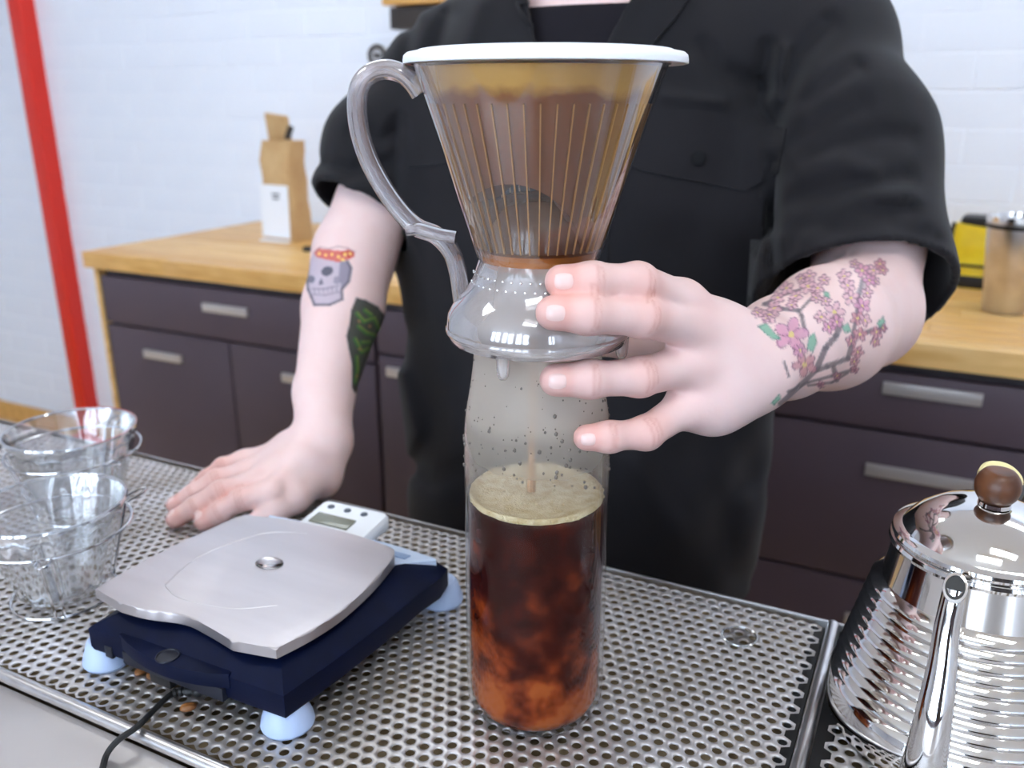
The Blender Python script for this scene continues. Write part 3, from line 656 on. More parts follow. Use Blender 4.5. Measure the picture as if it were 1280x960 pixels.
glass_dripper(gc2, 1.1, 'bent steel wire stand holding the rear glass dripper, near the red column', 'clear fluted glass dripper in the rear wire stand, near the red column', 1.04)
# black scoop lying behind the drippers
p = np.array(Z(33, 603, 0))+np.array([.036, .0312, 0]); t = thing('coffee_scoop', 'black plastic coffee scoop lying on the tray behind the front glass dripper', 'scoop', (*p[:2], 0), math.radians(60))
lathe_obj('bowl', [(0, .0005), (.014, .0005), (.017, .003), (.019, .022), (.0175, .022), (.0155, .004), (0, .003)], M['black'], t, 32).location = (-.036, 0, 0)
tube_obj('grip', spline([(-.019, 0, .019), (.01, 0, .016), (.028, 0, .0095), (.046, 0, .0065)], 6), [.0045]*7+[.0052]*6+[.006]*6, M['black'], t, seg=12, flat=.7, up=(0, 0, 1))

# ================================================================== KETTLE
KC = np.array([.2692, .4395, .0003])
kt = thing('kettle', 'polished ridged steel pouring kettle with wooden lid knob at the right', 'kettle', KC, 0)
pr = [(0, .0), (.066, .0), (.0705, .0012), (.0722, .005), (.0722, .012), (.0712, .022)]
zz = .024; r0 = .0708
nr = 11; zs = np.linspace(.026, .098, nr+1)
for i in range(nr):
    za, zbb = zs[i], zs[i+1]; ra = np.interp(za, [.022, .102], [.0702, .0512]); rb = np.interp(zbb, [.022, .102], [.0702, .0512])
    pr += [(ra-.0006, za), (ra+.0030, za+.0010), (ra+.0022, za+.0026), (rb-.0012, zbb-.0006)]
pr += [(.0506, .0995), (.0490, .110), (.0478, .1190), (.0492, .1200), (.0500, .1220), (.0493, .1240), (.0478, .1247), (.0455, .124), (.045, .12), (0, .119)]
lathe_obj('body', pr, M['chrome'], kt, 120, 32)
lathe_obj('lid', [(.0465, .1248), (.0485, .1254), (.0491, .1272), (.0484, .1290), (.0460, .1302), (.0437, .1308), (.0412, .1342), (.0355, .1405), (.026, .1462), (.0155, .1498), (.008, .1508), (0, .1510)], M['chrome'], kt, 96, 32)
kb = bmesh.new(); bmesh.ops.create_uvsphere(kb, u_segments=32, v_segments=18, radius=.0118)
for v in kb.verts:
    if v.co.z > .0095: v.co.z = .0095
    if v.co.z < -.0098: v.co.z = -.0098
kn = from_bm('knob', kb, M['walnut'], kt, sharp=40); kn.location = (-.001, -.004, .1622)
lathe_obj('knob_collar', [(0, 0), (.0085, 0), (.0082, .0022), (0, .0022)], M['chrome'], kt, 24).location = (-.001, -.004, .1508)
ik = lathe_obj('knob_inlay', [(0, .0004), (.0098, .0004), (.0114, -.0012), (.0116, -.0044), (.0096, -.0064), (0, -.0064)], M['maple'], kt, 32); ik.location = (.0052, .0042, .1656); ik.rotation_euler = (math.radians(24), 0, 0)
sp = spline([A(1150, 985, .462), A(1158, 945, .452), A(1168, 890, .447), A(1177, 838, .447), A(1183, 790, .446), A(1190, 755, .444), A(1194, 735, .443)], 6)
rs = np.interp(np.linspace(0, 1, len(sp)), [0, .25, .6, 1], [.0125, .0096, .0066, .0056])
bm = bmesh.new(); tube(bm, sp, list(rs), 20, caps=False)
# mouth: lip round a black disc that paints the dark inside
d = (sp[-1]-sp[-3]); d /= np.linalg.norm(d)
from_bm('spout', bm, M['chrome'], kt, True)
tip = Vector(sp[-1]); face = (Vector((0, 0, H))-tip).normalized(); ax = (Vector(d)*.25+face*.95).normalized(); tip = tip+face*.004
q = ax.to_track_quat('Z', 'Y').to_matrix()
bm = bmesh.new(); lathe(bm, [(.0062, -.0035), (.0068, 0), (.0066, .0008), (.0054, .001), (.0050, -.0004), (.0048, -.004)], 28); bmesh.ops.transform(bm, matrix=Matrix.Translation(tip) @ q.to_4x4() @ Matrix.Diagonal((.86, 1.18, 1, 1)), verts=bm.verts[:]); from_bm('spout_lip', bm, M['chrome'], kt, True)
bm = bmesh.new(); lathe(bm, [(0, -.0002), (.0052, -.0002), (.0052, -.003), (0, -.003)], 24); bmesh.ops.transform(bm, matrix=Matrix.Translation(tip) @ q.to_4x4() @ Matrix.Diagonal((.86, 1.18, 1, 1)), verts=bm.verts[:]); from_bm('spout_dark_disc', bm, M['black'], kt, True)
hd_ = Vector((.62, .78, 0)).normalized()
hh = spline([Vector((0, 0, .112))+hd_*.053, Vector((0, 0, .122))+hd_*.085, Vector((0, 0, .115))+hd_*.112, Vector((0, 0, .075))+hd_*.122, Vector((0, 0, .04))+hd_*.115], 6)
tube_obj('handle', hh, .0058, M['black'], kt, seg=12)

# ================================================================== THE PERSON
# ---- implicit surfaces: round cones blended smoothly, meshed with surface nets on a sparse grid
def cone_d(P, a, b, r1, r2, n=None, k=1.0):
    a = np.asarray(a, np.float32); b = np.asarray(b, np.float32); ba = b-a
    pa = P-a; L = float(ba@ba)+1e-12; t = np.clip((pa@ba)/L, 0, 1)
    q = pa-t[:, None]*ba
    d2 = np.einsum('ij,ij->i', q, q)
    if n is not None: d2 = d2+(k*k-1)*(q@np.asarray(n, np.float32))**2
    d = np.sqrt(d2)-(r1+(r2-r1)*t)
    return d/(1+.5*(k-1)) if n is not None else d
def smin(a, b, k):
    h = np.clip(.5+.5*(b-a)/k, 0, 1); return b+(a-b)*h-k*h*(1-h)
class Prim:
    def __init__(s, a, b, r1, r2=None, k=.015, n=None, fl=1.0):
        s.a = np.array(a, float); s.b = np.array(b, float); s.r1 = r1; s.r2 = r1 if r2 is None else r2; s.k = k; s.n = n; s.fl = fl
        s.c = (s.a+s.b)/2; s.R = np.linalg.norm(s.b-s.a)/2+max(s.r1, s.r2)
    def __call__(s, P): return cone_d(P, s.a, s.b, s.r1, s.r2, s.n, s.fl)
def near(prims, c, R): return [p for p in prims if np.linalg.norm(p.c-c) < p.R+R+.03]
def blend(prims, P):
    d = None
    for p in prims:
        e = p(P); d = e if d is None else smin(d, e, p.k)
    return d
def surface_nets(field, lo, hi, h, n=14, batch=40):
    lo = np.array(lo, float); nb = np.ceil((np.array(hi)-lo)/(h*n)).astype(int)
    g = np.stack(np.meshgrid(*[np.arange(k) for k in nb], indexing='ij'), -1).reshape(-1, 3)
    ctr = lo+(g+.5)*h*n; R = h*n*.87
    keep = np.zeros(len(g), bool)
    S = 512
    for i in range(0, len(g), S):
        c = ctr[i:i+S]; d = field(c.astype(np.float32), c.mean(0), float(np.linalg.norm(c-c.mean(0), axis=1).max()))
        keep[i:i+S] = np.abs(d) < R*1.35+.006
    g = g[keep]; NY, NZ = (nb[1]*n+3), (nb[2]*n+3)
    off = np.stack(np.meshgrid(*[np.arange(n+2)]*3, indexing='ij'), -1).reshape(-1, 3)
    cid, cp, quads = [], [], []
    def key(ijk): return (ijk[..., 0].astype(np.int64)*NY+ijk[..., 1])*NZ+ijk[..., 2]
    for i in range(0, len(g), 1):
        base = g[i]*n; P = lo+(base+off)*h
        d = field(P.astype(np.float32), lo+(base+n/2)*h, R*1.15).reshape(n+2, n+2, n+2)
        s = d < 0
        if s.all() or not s.any(): continue
        # cells
        cs = [s[x:n+1+x, y:n+1+y, z:n+1+z] for x in (0, 1) for y in (0, 1) for z in (0, 1)]
        act = np.logical_or.reduce(cs) & ~np.logical_and.reduce(cs); act = act[:n, :n, :n]
        idx = np.argwhere(act)
        if len(idx):
            acc = np.zeros((len(idx), 3)); w = np.zeros(len(idx))
            co = np.array([(x, y, z) for x in (0, 1) for y in (0, 1) for z in (0, 1)])
            vals = np.stack([d[idx[:, 0]+x, idx[:, 1]+y, idx[:, 2]+z] for x, y, z in co], 1)
            for a in range(8):
                for b in range(a+1, 8):
                    if np.abs(co[a]-co[b]).sum() != 1: continue
                    m = (vals[:, a] < 0) != (vals[:, b] < 0)
                    t = vals[:, a]/(vals[:, a]-vals[:, b]+1e-12)
                    acc += np.where(m[:, None], co[a]+t[:, None]*(co[b]-co[a]), 0); w += m
            cid.append(key(idx+base)); cp.append(lo+(idx+base+acc/w[:, None])*h)
        for ax in range(3):
            sl1 = [slice(0, n)]*3; sl2 = [slice(0, n)]*3; sl2[ax] = slice(1, n+1)
            a_, b_ = s[tuple(sl1)], s[tuple(sl2)]; e = np.argwhere(a_ != b_)
            if not len(e): continue
            fw = a_[e[:, 0], e[:, 1], e[:, 2]]
            o1, o2 = [(1, 2), (2, 0), (0, 1)][ax]
            v1 = np.zeros(3, int); v1[o1] = 1; v2 = np.zeros(3, int); v2[o2] = 1
            E = e+base; q = np.stack([key(E-v1-v2), key(E-v2), key(E), key(E-v1)], 1)
            q[~fw] = q[~fw][:, ::-1]; quads.append(q)
    cid = np.concatenate(cid); cp = np.concatenate(cp); o = np.argsort(cid); cid = cid[o]; cp = cp[o]
    Q = np.concatenate(quads); ix = np.searchsorted(cid, Q); ix = np.clip(ix, 0, len(cid)-1); ok = (cid[ix] == Q).all(1)
    return cp, ix[ok]
def relax(P, Q, it=2, lam=.5):
    n = len(P)
    for _ in range(it):
        acc = np.zeros_like(P); w = np.zeros(n)
        for a in range(4):
            b = (a+1) % 4
            np.add.at(acc, Q[:, a], P[Q[:, b]]); np.add.at(w, Q[:, a], 1)
            np.add.at(acc, Q[:, b], P[Q[:, a]]); np.add.at(w, Q[:, b], 1)
        m = acc/np.maximum(w, 1)[:, None]; P = P+lam*(m-P)
    return P
def vnormals(P, Q):
    n = np.cross(P[Q[:, 2]]-P[Q[:, 0]], P[Q[:, 3]]-P[Q[:, 1]]); N = np.zeros_like(P)
    for a in range(4): np.add.at(N, Q[:, a], n)
    return N/(np.linalg.norm(N, axis=1)[:, None]+1e-12)

W = np.array([-.446, -.895, 0])                 # the way the person faces
# joints
SL, EL, WL = A(558, 100, .995), A(450, 290, .955), A(404, 548, .838)
SR, ER, WR = A(1022, 66, .836), A(1076, 390, .70), A(934, 454, .508)
NK = A(792, -14, .935)
T1, T0 = np.array([.082, .975, .27]), np.array([.074, .955, -.12])
torso = [Prim(T0, T1, .198, .200, .03, W, 1.75), Prim(T1, [.098, .98, .375], .19, .14, .06, W, 1.6),
         Prim(SL, NK-[0, 0, .08], .040, .054, .05), Prim(SR, NK-[0, 0, .08], .044, .054, .05)]
KA = .009
arms = [Prim(SL, A(470, 255, .962), .043, .043, KA), Prim(A(470, 255, .962), A(443, 318, .948), .0435, .0445, KA), Prim(A(443, 318, .948), A(429, 385, .925), .0445, .0425, KA), Prim(A(429, 385, .925), A(405, 490, .866), .0425, .0295, KA), Prim(A(405, 490, .866), WL, .0295, .0275, KA),
        Prim(SR, A(1085, 310, .738), .046, .044, KA), Prim(A(1085, 310, .738), ER, .044, .044, KA), Prim(ER, A(1035, 410, .628), .0465, .0440, KA), Prim(A(1035, 410, .628), A(980, 434, .556), .0440, .0325, KA), Prim(A(980, 434, .556), WR, .0325, .0265, KA)]
neck = [Prim(NK-[0, 0, .10], NK+[0, 0, .05], .062, .056, .04)]
HC = NK+[-.012, -.03, .16]
fx = U; up = np.array([0, 0, 1])
head = [Prim(HC+W*-.015+up*.03, HC+W*.01+up*.03, .082, .08, .03), Prim(HC+W*.02-up*.045, HC+W*.05-up*.065, .056, .034, .035), Prim(HC+W*.085+up*.01, HC+W*.104-up*.028, .007, .012, .012),
        Prim(HC+W*.078+up*.032-U*.03, HC+W*.078+up*.032+U*.03, .010, .010, .015), Prim(HC+W*.082-up*.056-U*.016, HC+W*.082-up*.056+U*.016, .007, .007, .008)]
for s in (-1, 1): head += [Prim(HC+U*s*.078+up*.015, HC+U*s*.084-up*.02, .012, .009, .008, U, 2)]
# hands: (MCP, PIP, DIP, tip) for each finger
GR = dict(index=[A(852, 379, .470), A(797, 354, .438), A(741, 352, .4255), A(702, 352, .424)], middle=[A(862, 408, .472), A(803, 396, .437), A(736, 393, .421), A(691, 391, .4185)],
          ring=[A(868, 455, .480), A(800, 471, .457), A(738, 474, .4465), A(695, 475, .4455)], pinky=[A(862, 505, .487), A(808, 541, .466), A(762, 546, .4575), A(733, 547, .4565)])
RR = dict(index=(.0118, .0103, .0094, .0086), middle=(.0118, .0104, .0096, .0087), ring=(.0116, .0104, .0096, .0088), pinky=(.0105, .0090, .0080, .0072))
GL = {}
for nm, (kx, ky, kz), (tx, ty), pz_, r in (('index', (340, 618, .030), (255, 652), .012, .0092), ('middle', (322, 604, .031), (219, 649), .013, .0095), ('ring', (313, 590, .029), (218, 631), .012, .0088), ('pinky', (306, 577, .025), (245, 607), .011, .0078)):
    m = Z(kx, ky, kz); tp = Z(tx, ty, r*.9); dirv = tp-m
    GL[nm] = [m, m+dirv*.44+[0, 0, pz_*.55], m+dirv*.75+[0, 0, pz_*.25], tp]
RL = dict(index=(.0118, .0102, .0094, .0086), middle=(.012, .0104, .0096, .0086), ring=(.0115, .0098, .0088, .0080), pinky=(.0105, .0088, .0078, .0070))
def hand(G, R, wr, pn, thumb, heel):
    palm = []
    for nm in G:
        palm.append(Prim(wr*.62+G[nm][0]*.38, G[nm][0], R[nm][0]+.0035, R[nm][0], .012))
        palm.append(Prim(wr, wr*.62+G[nm][0]*.38, .020, R[nm][0]+.0045, .015))
    palm += heel
    fing = []
    for nm in G:
        J, r = G[nm], R[nm]
        fing.append([Prim(J[0], J[1], r[0], r[1], .006), Prim(J[1], J[1], r[1]-.0001, None, .003), Prim(J[1], J[2], r[1]-.0004, r[2]-.0002, .004), Prim(J[2], J[2], r[2]-.0001, None, .003), Prim(J[2], J[3], r[2]-.0002, r[3], .004)])
    fing.append(thumb)
    return palm, fing
thR = [Prim(A(905, 425, .512), A(845, 425, .525), .0165, .0145, .01), Prim(A(845, 425, .525), A(785, 425, .545), .0135, .0115, .006), Prim(A(785, 425, .545), A(735, 428, .556), .0112, .0092, .006)]
palmR, fingR = hand(GR, RR, WR, None, thR, [Prim(A(890, 505, .497), WR, .0175, .024, .02), Prim(A(880, 420, .492), A(900, 480, .498), .016, .016, .02)])
thL = [Prim(Z(392, 596, .026), Z(368, 622, .022), .0165, .0150, .012), Prim(Z(368, 622, .022), Z(344, 640, .017), .0132, .0112, .006), Prim(Z(344, 640, .017), Z(322, 650, .0125), .0108, .0088, .006)]
palmL, fingL = hand(GL, RL, WL-[0, 0, .004], None, thL, [Prim(Z(400, 596, .022), Z(375, 580, .022), .0215, .019, .02), Prim(Z(380, 560, .034), Z(345, 592, .03), .018, .015, .02)])
base_prims = torso+arms+neck+head
def body_field(P, c, R):
    d = None; far = .2
    b = near(base_prims, c, R); d = np.full(len(P), far, np.float32); hands = None
    for palm, fing, wr in ((palmR, fingR, WR), (palmL, fingL, WL)):
        if np.linalg.norm(wr-c) < .30+R:
            pl = near(palm, c, R); core = np.full(len(P), far, np.float32)
            for p in pl: core = smin(core, p(P), p.k)
            for p in b: core = smin(core, p(P), p.k if p.R < .15 else .02)
            best = core
            for f in fing:
                ff = near(f, c, R)
                if not ff: continue
                e = np.full(len(P), far, np.float32)
                for p in ff: e = smin(e, p(P), p.k)
                best = np.minimum(best, smin(core, e, .009))
            hands = best if hands is None else np.minimum(hands, best)
    if hands is not None: return hands
    if b:
        for p in b: d = smin(d, p(P), p.k)
    else:
        d = np.minimum(d, np.min([np.linalg.norm(P-p.c, axis=1)-p.R for p in base_prims], axis=0))
    return d
person = thing('person', 'person in a black short-sleeved shirt with tattooed forearms, one hand gripping the dripper', 'person', (.075, .955, ZF), 0)
BP, BQ = surface_nets(body_field, (-.42, .33, -.20), (.50, 1.20, .78), .0016)
BP = relax(BP, BQ, 3, .5)
bme_ = np_mesh('body', BP, BQ)
# ---- skin colour: knuckle blush, darker crease lines, painted knuckle shading and tattoos
px, py, _ = proj(BP); NRM = vnormals(BP, BQ)
view = BP-np.array([0, 0, H]); view /= np.linalg.norm(view, axis=1)[:, None]; facing = -(NRM*view).sum(1)
SK = np.array(lin((232, 202, 198))); colr = np.tile(SK, (len(BP), 1))
def tint(c, w):
    global colr
    w = np.clip(w, 0, 1)[:, None]; colr = colr*(1-w)+np.array(lin(c))*w
for G in (GR, GL):
    for nm in G:
        for j, amt in ((0, .35), (1, .6), (2, .35), (3, .5)):
            tint((228, 156, 138), amt*np.exp(-(np.linalg.norm(BP-G[nm][j], axis=1)/.0135)**2))
def crease(G, hx, hy):
    for nm in G:
        for j, offs, L in ((1, (-.0028, 0, .0028), .0062), (2, (-.0012, .0012), .0046)):
            ax = G[nm][j+1]-G[nm][j-1]; ax = ax/np.linalg.norm(ax)
            q = BP-G[nm][j]; al = q@ax; r_ = np.linalg.norm(q-al[:, None]*ax, axis=1)
            near_ = (np.linalg.norm(q, axis=1) < .016) & (facing > .55)
            for o_ in offs: tint((196, 128, 112), np.where(near_, .42*np.exp(-((al-o_-.0006*np.sin(r_*900))/.00085)**2), 0))
crease(GR, 0, 0); crease(GL, 0, 0)
for G, Rr in ((GR, RR), (GL, RL)):
    for nm in G:
        dd = np.linalg.norm(BP-G[nm][3], axis=1); tint((222, 150, 136), np.where(dd < .016, .35*np.exp(-((dd-Rr[nm][3]*1.15)/.002)**2), 0))
for a_, b_ in ((GR['index'][0], WR), (GR['middle'][0], WR), (GR['ring'][0], WR), (GR['pinky'][0], WR)):  # soft shading behind the knuckles, put into the skin colour
    tint((222, 176, 168), .22*np.exp(-((np.linalg.norm(BP-(a_*.72+b_*.28), axis=1)-.008)/.006)**2))
INK = {}
def seg(pts, wpx, c, al=.9, sel=None, soft=.8):
    for (x0, y0), (x1, y1) in zip(pts, pts[1:]):
        bb = sel & (px > min(x0, x1)-wpx-3) & (px < max(x0, x1)+wpx+3) & (py > min(y0, y1)-wpx-3) & (py < max(y0, y1)+wpx+3)
        i = np.where(bb)[0]
        if not len(i): continue
        dx, dy = x1-x0, y1-y0; t = np.clip(((px[i]-x0)*dx+(py[i]-y0)*dy)/(dx*dx+dy*dy+1e-9), 0, 1)
        dd = np.hypot(px[i]-x0-t*dx, py[i]-y0-t*dy); w = np.clip((wpx/2+soft-dd)/(2*soft), 0, 1)*al
        colr[i] = colr[i]*(1-w[:, None])+np.array(lin(c))*w[:, None]
def poly(pts, c, al=.9, sel=None):
    p = np.array(pts, float); i = np.where(sel & (px > p[:, 0].min()) & (px < p[:, 0].max()) & (py > p[:, 1].min()) & (py < p[:, 1].max()))[0]
    if not len(i): return
    ins = np.zeros(len(i), bool); x, y = px[i], py[i]
    for a in range(len(p)):
        x0, y0 = p[a]; x1, y1 = p[a-1]
        if y0 == y1: continue
        ins ^= ((y0 > y) != (y1 > y)) & (x < (x1-x0)*(y-y0)/(y1-y0)+x0)
    i = i[ins]; colr[i] = colr[i]*(1-al)+np.array(lin(c))*al
def ell(cx, cy, rx, ry, c, al=.9, sel=None, rot=0):
    q = [(cx+rx*math.cos(t)*math.cos(rot)-ry*math.sin(t)*math.sin(rot), cy+rx*math.cos(t)*math.sin(rot)+ry*math.sin(t)*math.cos(rot)) for t in np.linspace(0, 2*math.pi, 14)[:-1]]
    poly(q, c, al, sel)
onL = (facing > .02) & (BP[:, 2] > .03) & (px < 505) & (BP[:, 1] < 1.02); onR = (facing > .02) & (px > 915) & (BP[:, 1] < .78)
# skull with a red spotted headscarf
OUT = (76, 76, 92)
poly([(386, 330), (391, 318), (408, 312), (430, 318), (438, 336), (436, 352), (428, 362), (427, 374), (412, 381), (393, 382), (389, 372), (384, 362)], (180, 168, 182), .85, onL)
poly([(426, 322), (439, 332), (437, 352), (427, 362), (424, 345)], (126, 120, 138), .75, onL)
seg([(386, 330), (384, 352), (385, 362), (389, 371), (393, 381), (412, 381), (428, 374), (427, 362), (436, 352), (439, 335), (434, 326)], 3.0, OUT, .9, onL)
ell(409, 339, 8, 6, (80, 80, 94), .95, onL, -.4); ell(389, 349, 4.5, 5, (92, 92, 106), .85, onL, -.3)
poly([(398, 357), (401, 347), (405, 355)], (90, 90, 104), .85, onL); ell(421, 350, 5, 5, (130, 126, 142), .7, onL)
for k in range(6): seg([(393+k*5.5, 362-k*.6), (393.5+k*5.5, 367-k*.6)], 1.2, (120, 116, 130), .8, onL)
seg([(390, 361), (405, 361), (423, 357)], 1.2, OUT, .7, onL); seg([(391, 368), (406, 369), (424, 365)], 1.2, OUT, .6, onL)
poly([(397, 310), (410, 312), (424, 313), (443, 314), (444, 321), (434, 325), (424, 328), (410, 325), (396, 322), (392, 316)], (204, 84, 66), .85, onL)
poly([(424, 316), (436, 311), (445, 317), (438, 324)], (190, 70, 58), .85, onL)
for x, y in ((399, 317), (407, 319), (415, 318), (423, 321), (431, 318), (438, 317), (428, 325)): ell(x, y, 2.1, 1.9, (246, 206, 110), .9, onL)
seg([(392, 316), (400, 309), (412, 311), (422, 308), (434, 310), (444, 315)], 1.5, (150, 110, 120), .7, onL)
# dark green wedge
wed = [(446, 373), (457, 376), (472, 384), (482, 397), (484, 407), (474, 425), (462, 446), (452, 468), (444, 490), (441, 484), (441, 455), (437, 436), (434, 420), (438, 405), (440, 388)]
poly(wed, (34, 52, 44), .93, onL)
for q in ([(446, 392), (455, 402), (468, 398), (474, 412)], [(448, 408), (458, 416), (470, 420)], [(444, 424), (452, 440), (460, 436)], [(446, 446), (447, 462), (444, 478)], [(456, 388), (464, 394)], [(452, 428), (462, 428)]):
    seg(q, 5, (66, 120, 62), .8, onL); seg([(x+1, y-1) for x, y in q], 1.8, (150, 158, 78), .7, onL)
for x, y in ((449, 402), (462, 408), (450, 436), (446, 470)): ell(x, y, 2.2, 2, (176, 132, 96), .7, onL)
seg(wed+wed[:1], 2, (28, 36, 40), .9, onL)
# cherry branch with blossoms
BR = (100, 90, 96)
for pts, w in (([(975, 505), (1000, 482), (1020, 463), (1034, 458), (1060, 448), (1066, 425), (1078, 416), (1098, 412)], 5), ([(1020, 463), (1032, 435), (1045, 420), (1050, 408)], 6), ([(1042, 460), (1046, 475)], 5), ([(1063, 432), (1070, 400), (1074, 370), (1078, 350)], 4), ([(1006, 412), (1002, 395), (998, 388), (978, 386), (955, 380)], 4), ([(1000, 388), (1015, 372)], 3), ([(985, 490), (1010, 478), (1040, 470), (1066, 462)], 3), ([(1010, 482), (1040, 478), (1060, 466)], 2.5), ([(955, 380), (975, 370), (1000, 362)], 3), ([(980, 452), (986, 470)], 2.5)):
    seg(pts, w*1.25, BR, .85, onR)
poly([(1070, 365), (1076, 350), (1086, 346), (1082, 362), (1074, 372)], (150, 140, 146), .6, onR)
def blossom(x, y, r, c, rot=0, mid=(226, 206, 120)):
    for k in range(5):
        a = rot+k*2*math.pi/5; ell(x+r*.58*math.cos(a), y+r*.55*math.sin(a), r*.5, r*.34, c, .8, onR, a)
        cx, cy = x+r*.58*math.cos(a), y+r*.55*math.sin(a)
        q = [(cx+r*.5*math.cos(t)*math.cos(a)-r*.34*math.sin(t)*math.sin(a), cy+r*.5*math.cos(t)*math.sin(a)+r*.34*math.sin(t)*math.cos(a)) for t in np.linspace(0, 2*math.pi, 10)]
        seg(q, 1.0, (122, 80, 102), .85, onR, .6)
    ell(x, y, r*.2, r*.2, mid, .85, onR)
PK = (208, 142, 172); PK2 = (216, 170, 180); PK3 = (196, 132, 140)
for x, y, r, c in ((989, 418, 21, PK), (1006, 456, 15, PK3), (1000, 438, 9, PK), (962, 394, 11, PK2), (1043, 390, 13, PK2), (1046, 402, 9, PK), (1055, 345, 9, PK2), (1078, 338, 9, PK), (1092, 338, 8, PK2), (1100, 330, 7, PK3), (1064, 372, 10, PK2), (1078, 382, 10, PK), (1072, 398, 9, PK3), (1075, 418, 9, PK3), (1072, 440, 8, PK3), (1096, 416, 8, PK3), (1094, 428, 6, PK3), (1104, 410, 5, PK3), (1010, 358, 10, PK2), (1022, 360, 8, PK2), (995, 370, 8, PK2), (972, 372, 8, PK2), (1001, 348, 6, PK2), (1068, 462, 5, PK3), (1032, 376, 7, PK2), (1084, 366, 7, PK2), (1094, 352, 6, PK2), (968, 385, 9, PK2), (983, 360, 9, PK2), (990, 381, 7, PK2), (1012, 345, 8, PK2), (1030, 350, 7, PK2), (947, 391, 7, PK2), (1026, 396, 8, PK2), (1036, 409, 8, PK), (1060, 357, 9, PK2), (1087, 350, 8, PK), (1068, 330, 6, PK2), (1104, 338, 6, PK3), (1081, 400, 8, PK2), (1064, 426, 7, PK3), (1068, 452, 6, PK3), (1046, 470, 5, PK3), (1026, 481, 5, PK3), (958, 398, 6, PK2), (1020, 372, 7, PK2)):
    blossom(x, y, r, c, x*.7)
GN = (92, 168, 138)
for q in ([(948, 408), (958, 404), (968, 416), (976, 424), (966, 424), (956, 416)], [(1011, 422), (1018, 416), (1021, 428), (1016, 440), (1009, 436)], [(1030, 364), (1036, 366), (1037, 372), (1030, 370)], [(1052, 408), (1060, 404), (1064, 414), (1056, 416)], [(1096, 404), (1104, 396), (1106, 402), (1100, 410)], [(964, 504), (974, 493), (976, 498), (968, 506)]):
    poly(q, GN, .8, onR); seg(q+q[:1], 1.1, (70, 110, 104), .75, onR)
ca = bme_.color_attributes.new('skin', 'FLOAT_COLOR', 'POINT')
ca.data.foreach_set('color', np.concatenate([colr, np.ones((len(colr), 1))], 1).astype(np.float32).ravel())
ms, n, l, b = newmat('skin'); at = n.new('ShaderNodeAttribute'); at.attribute_name = 'skin'
tcn = n.new('ShaderNodeTexCoord'); nz = n.new('ShaderNodeTexNoise'); nz.inputs['Scale'].default_value = 55; nz.inputs['Detail'].default_value = 5; l.new(tcn.outputs['Object'], nz.inputs[0])
mr = n.new('ShaderNodeMapRange'); mr.inputs['From Min'].default_value = .4; mr.inputs['From Max'].default_value = .75; mr.inputs['To Max'].default_value = .28; l.new(nz.outputs[0], mr.inputs[0])
mx = n.new('ShaderNodeMix'); mx.data_type = 'RGBA'; l.new(mr.outputs[0], mx.inputs[0]); l.new(at.outputs['Color'], mx.inputs[6])
hs = n.new('ShaderNodeMix'); hs.data_type = 'RGBA'; hs.blend_type = 'MULTIPLY'; hs.inputs[0].default_value = 1; l.new(at.outputs['Color'], hs.inputs[6]); hs.inputs[7].default_value = (.93, .78, .76, 1); l.new(hs.outputs[2], mx.inputs[7])
l.new(mx.outputs[2], b.inputs['Base Color']); b.inputs['Roughness'].default_value = .48; b.inputs['Specular IOR Level'].default_value = .35
b.inputs['Subsurface Weight'].default_value = .12; b.inputs['Subsurface Radius'].default_value = (.008, .003, .002); b.inputs['Subsurface Scale'].default_value = .6
n3 = n.new('ShaderNodeTexNoise'); n3.inputs['Scale'].default_value = 420; l.new(tcn.outputs['Object'], n3.inputs[0])
bp = n.new('ShaderNodeBump'); bp.inputs['Strength'].default_value = .12; bp.inputs['Distance'].default_value = .0006; l.new(n3.outputs[0], bp.inputs['Height']); l.new(bp.outputs[0], b.inputs['Normal'])
body = link('body', bme_, ms, person, True)
# nails
body_bvh = BVHTree.FromPolygons([tuple(p) for p in BP[:]], [tuple(q) for q in BQ.tolist()])
def nail(J, r, outward, k):
    d = J[3]-J[2]; d = d/np.linalg.norm(d); o = outward-d*(outward@d); o /= np.linalg.norm(o); s = np.cross(d, o)
    bm = bmesh.new(); nu, nv = 8, 6; g = []
    for i in range(nu+1):
        row = []
        for j in range(nv+1):
            a, t = (i/nu-.5)*2, (j/nv-.5)*2
            aa, tt = a*math.sqrt(1-t*t/2), t*math.sqrt(1-a*a/2)
            P0 = J[3]+d*(r*.02+aa*r*.66)+s*tt*r*.60+o*r*3
            h_ = body_bvh.ray_cast(Vector(P0), Vector(-o), r*5)
            q = np.array(h_[0]) if h_[0] is not None else J[3]+o*r*.8
            row.append(bm.verts.new(tuple(q+o*(.0005-.0011*max(abs(a), abs(t))**4))))
        g.append(row)
    for i in range(nu):
        for j in range(nv): bm.faces.new((g[i][j], g[i+1][j], g[i+1][j+1], g[i][j+1]))
    return from_bm('fingernail', bm, M['nail'], person, True, sharp=0)
for nm in GR: nail(GR[nm], RR[nm][3], np.array([-.12, -.95, .22]), 1)
for nm in GL: nail(GL[nm], RL[nm][3], np.array([-.35, -.25, .85]), 1)

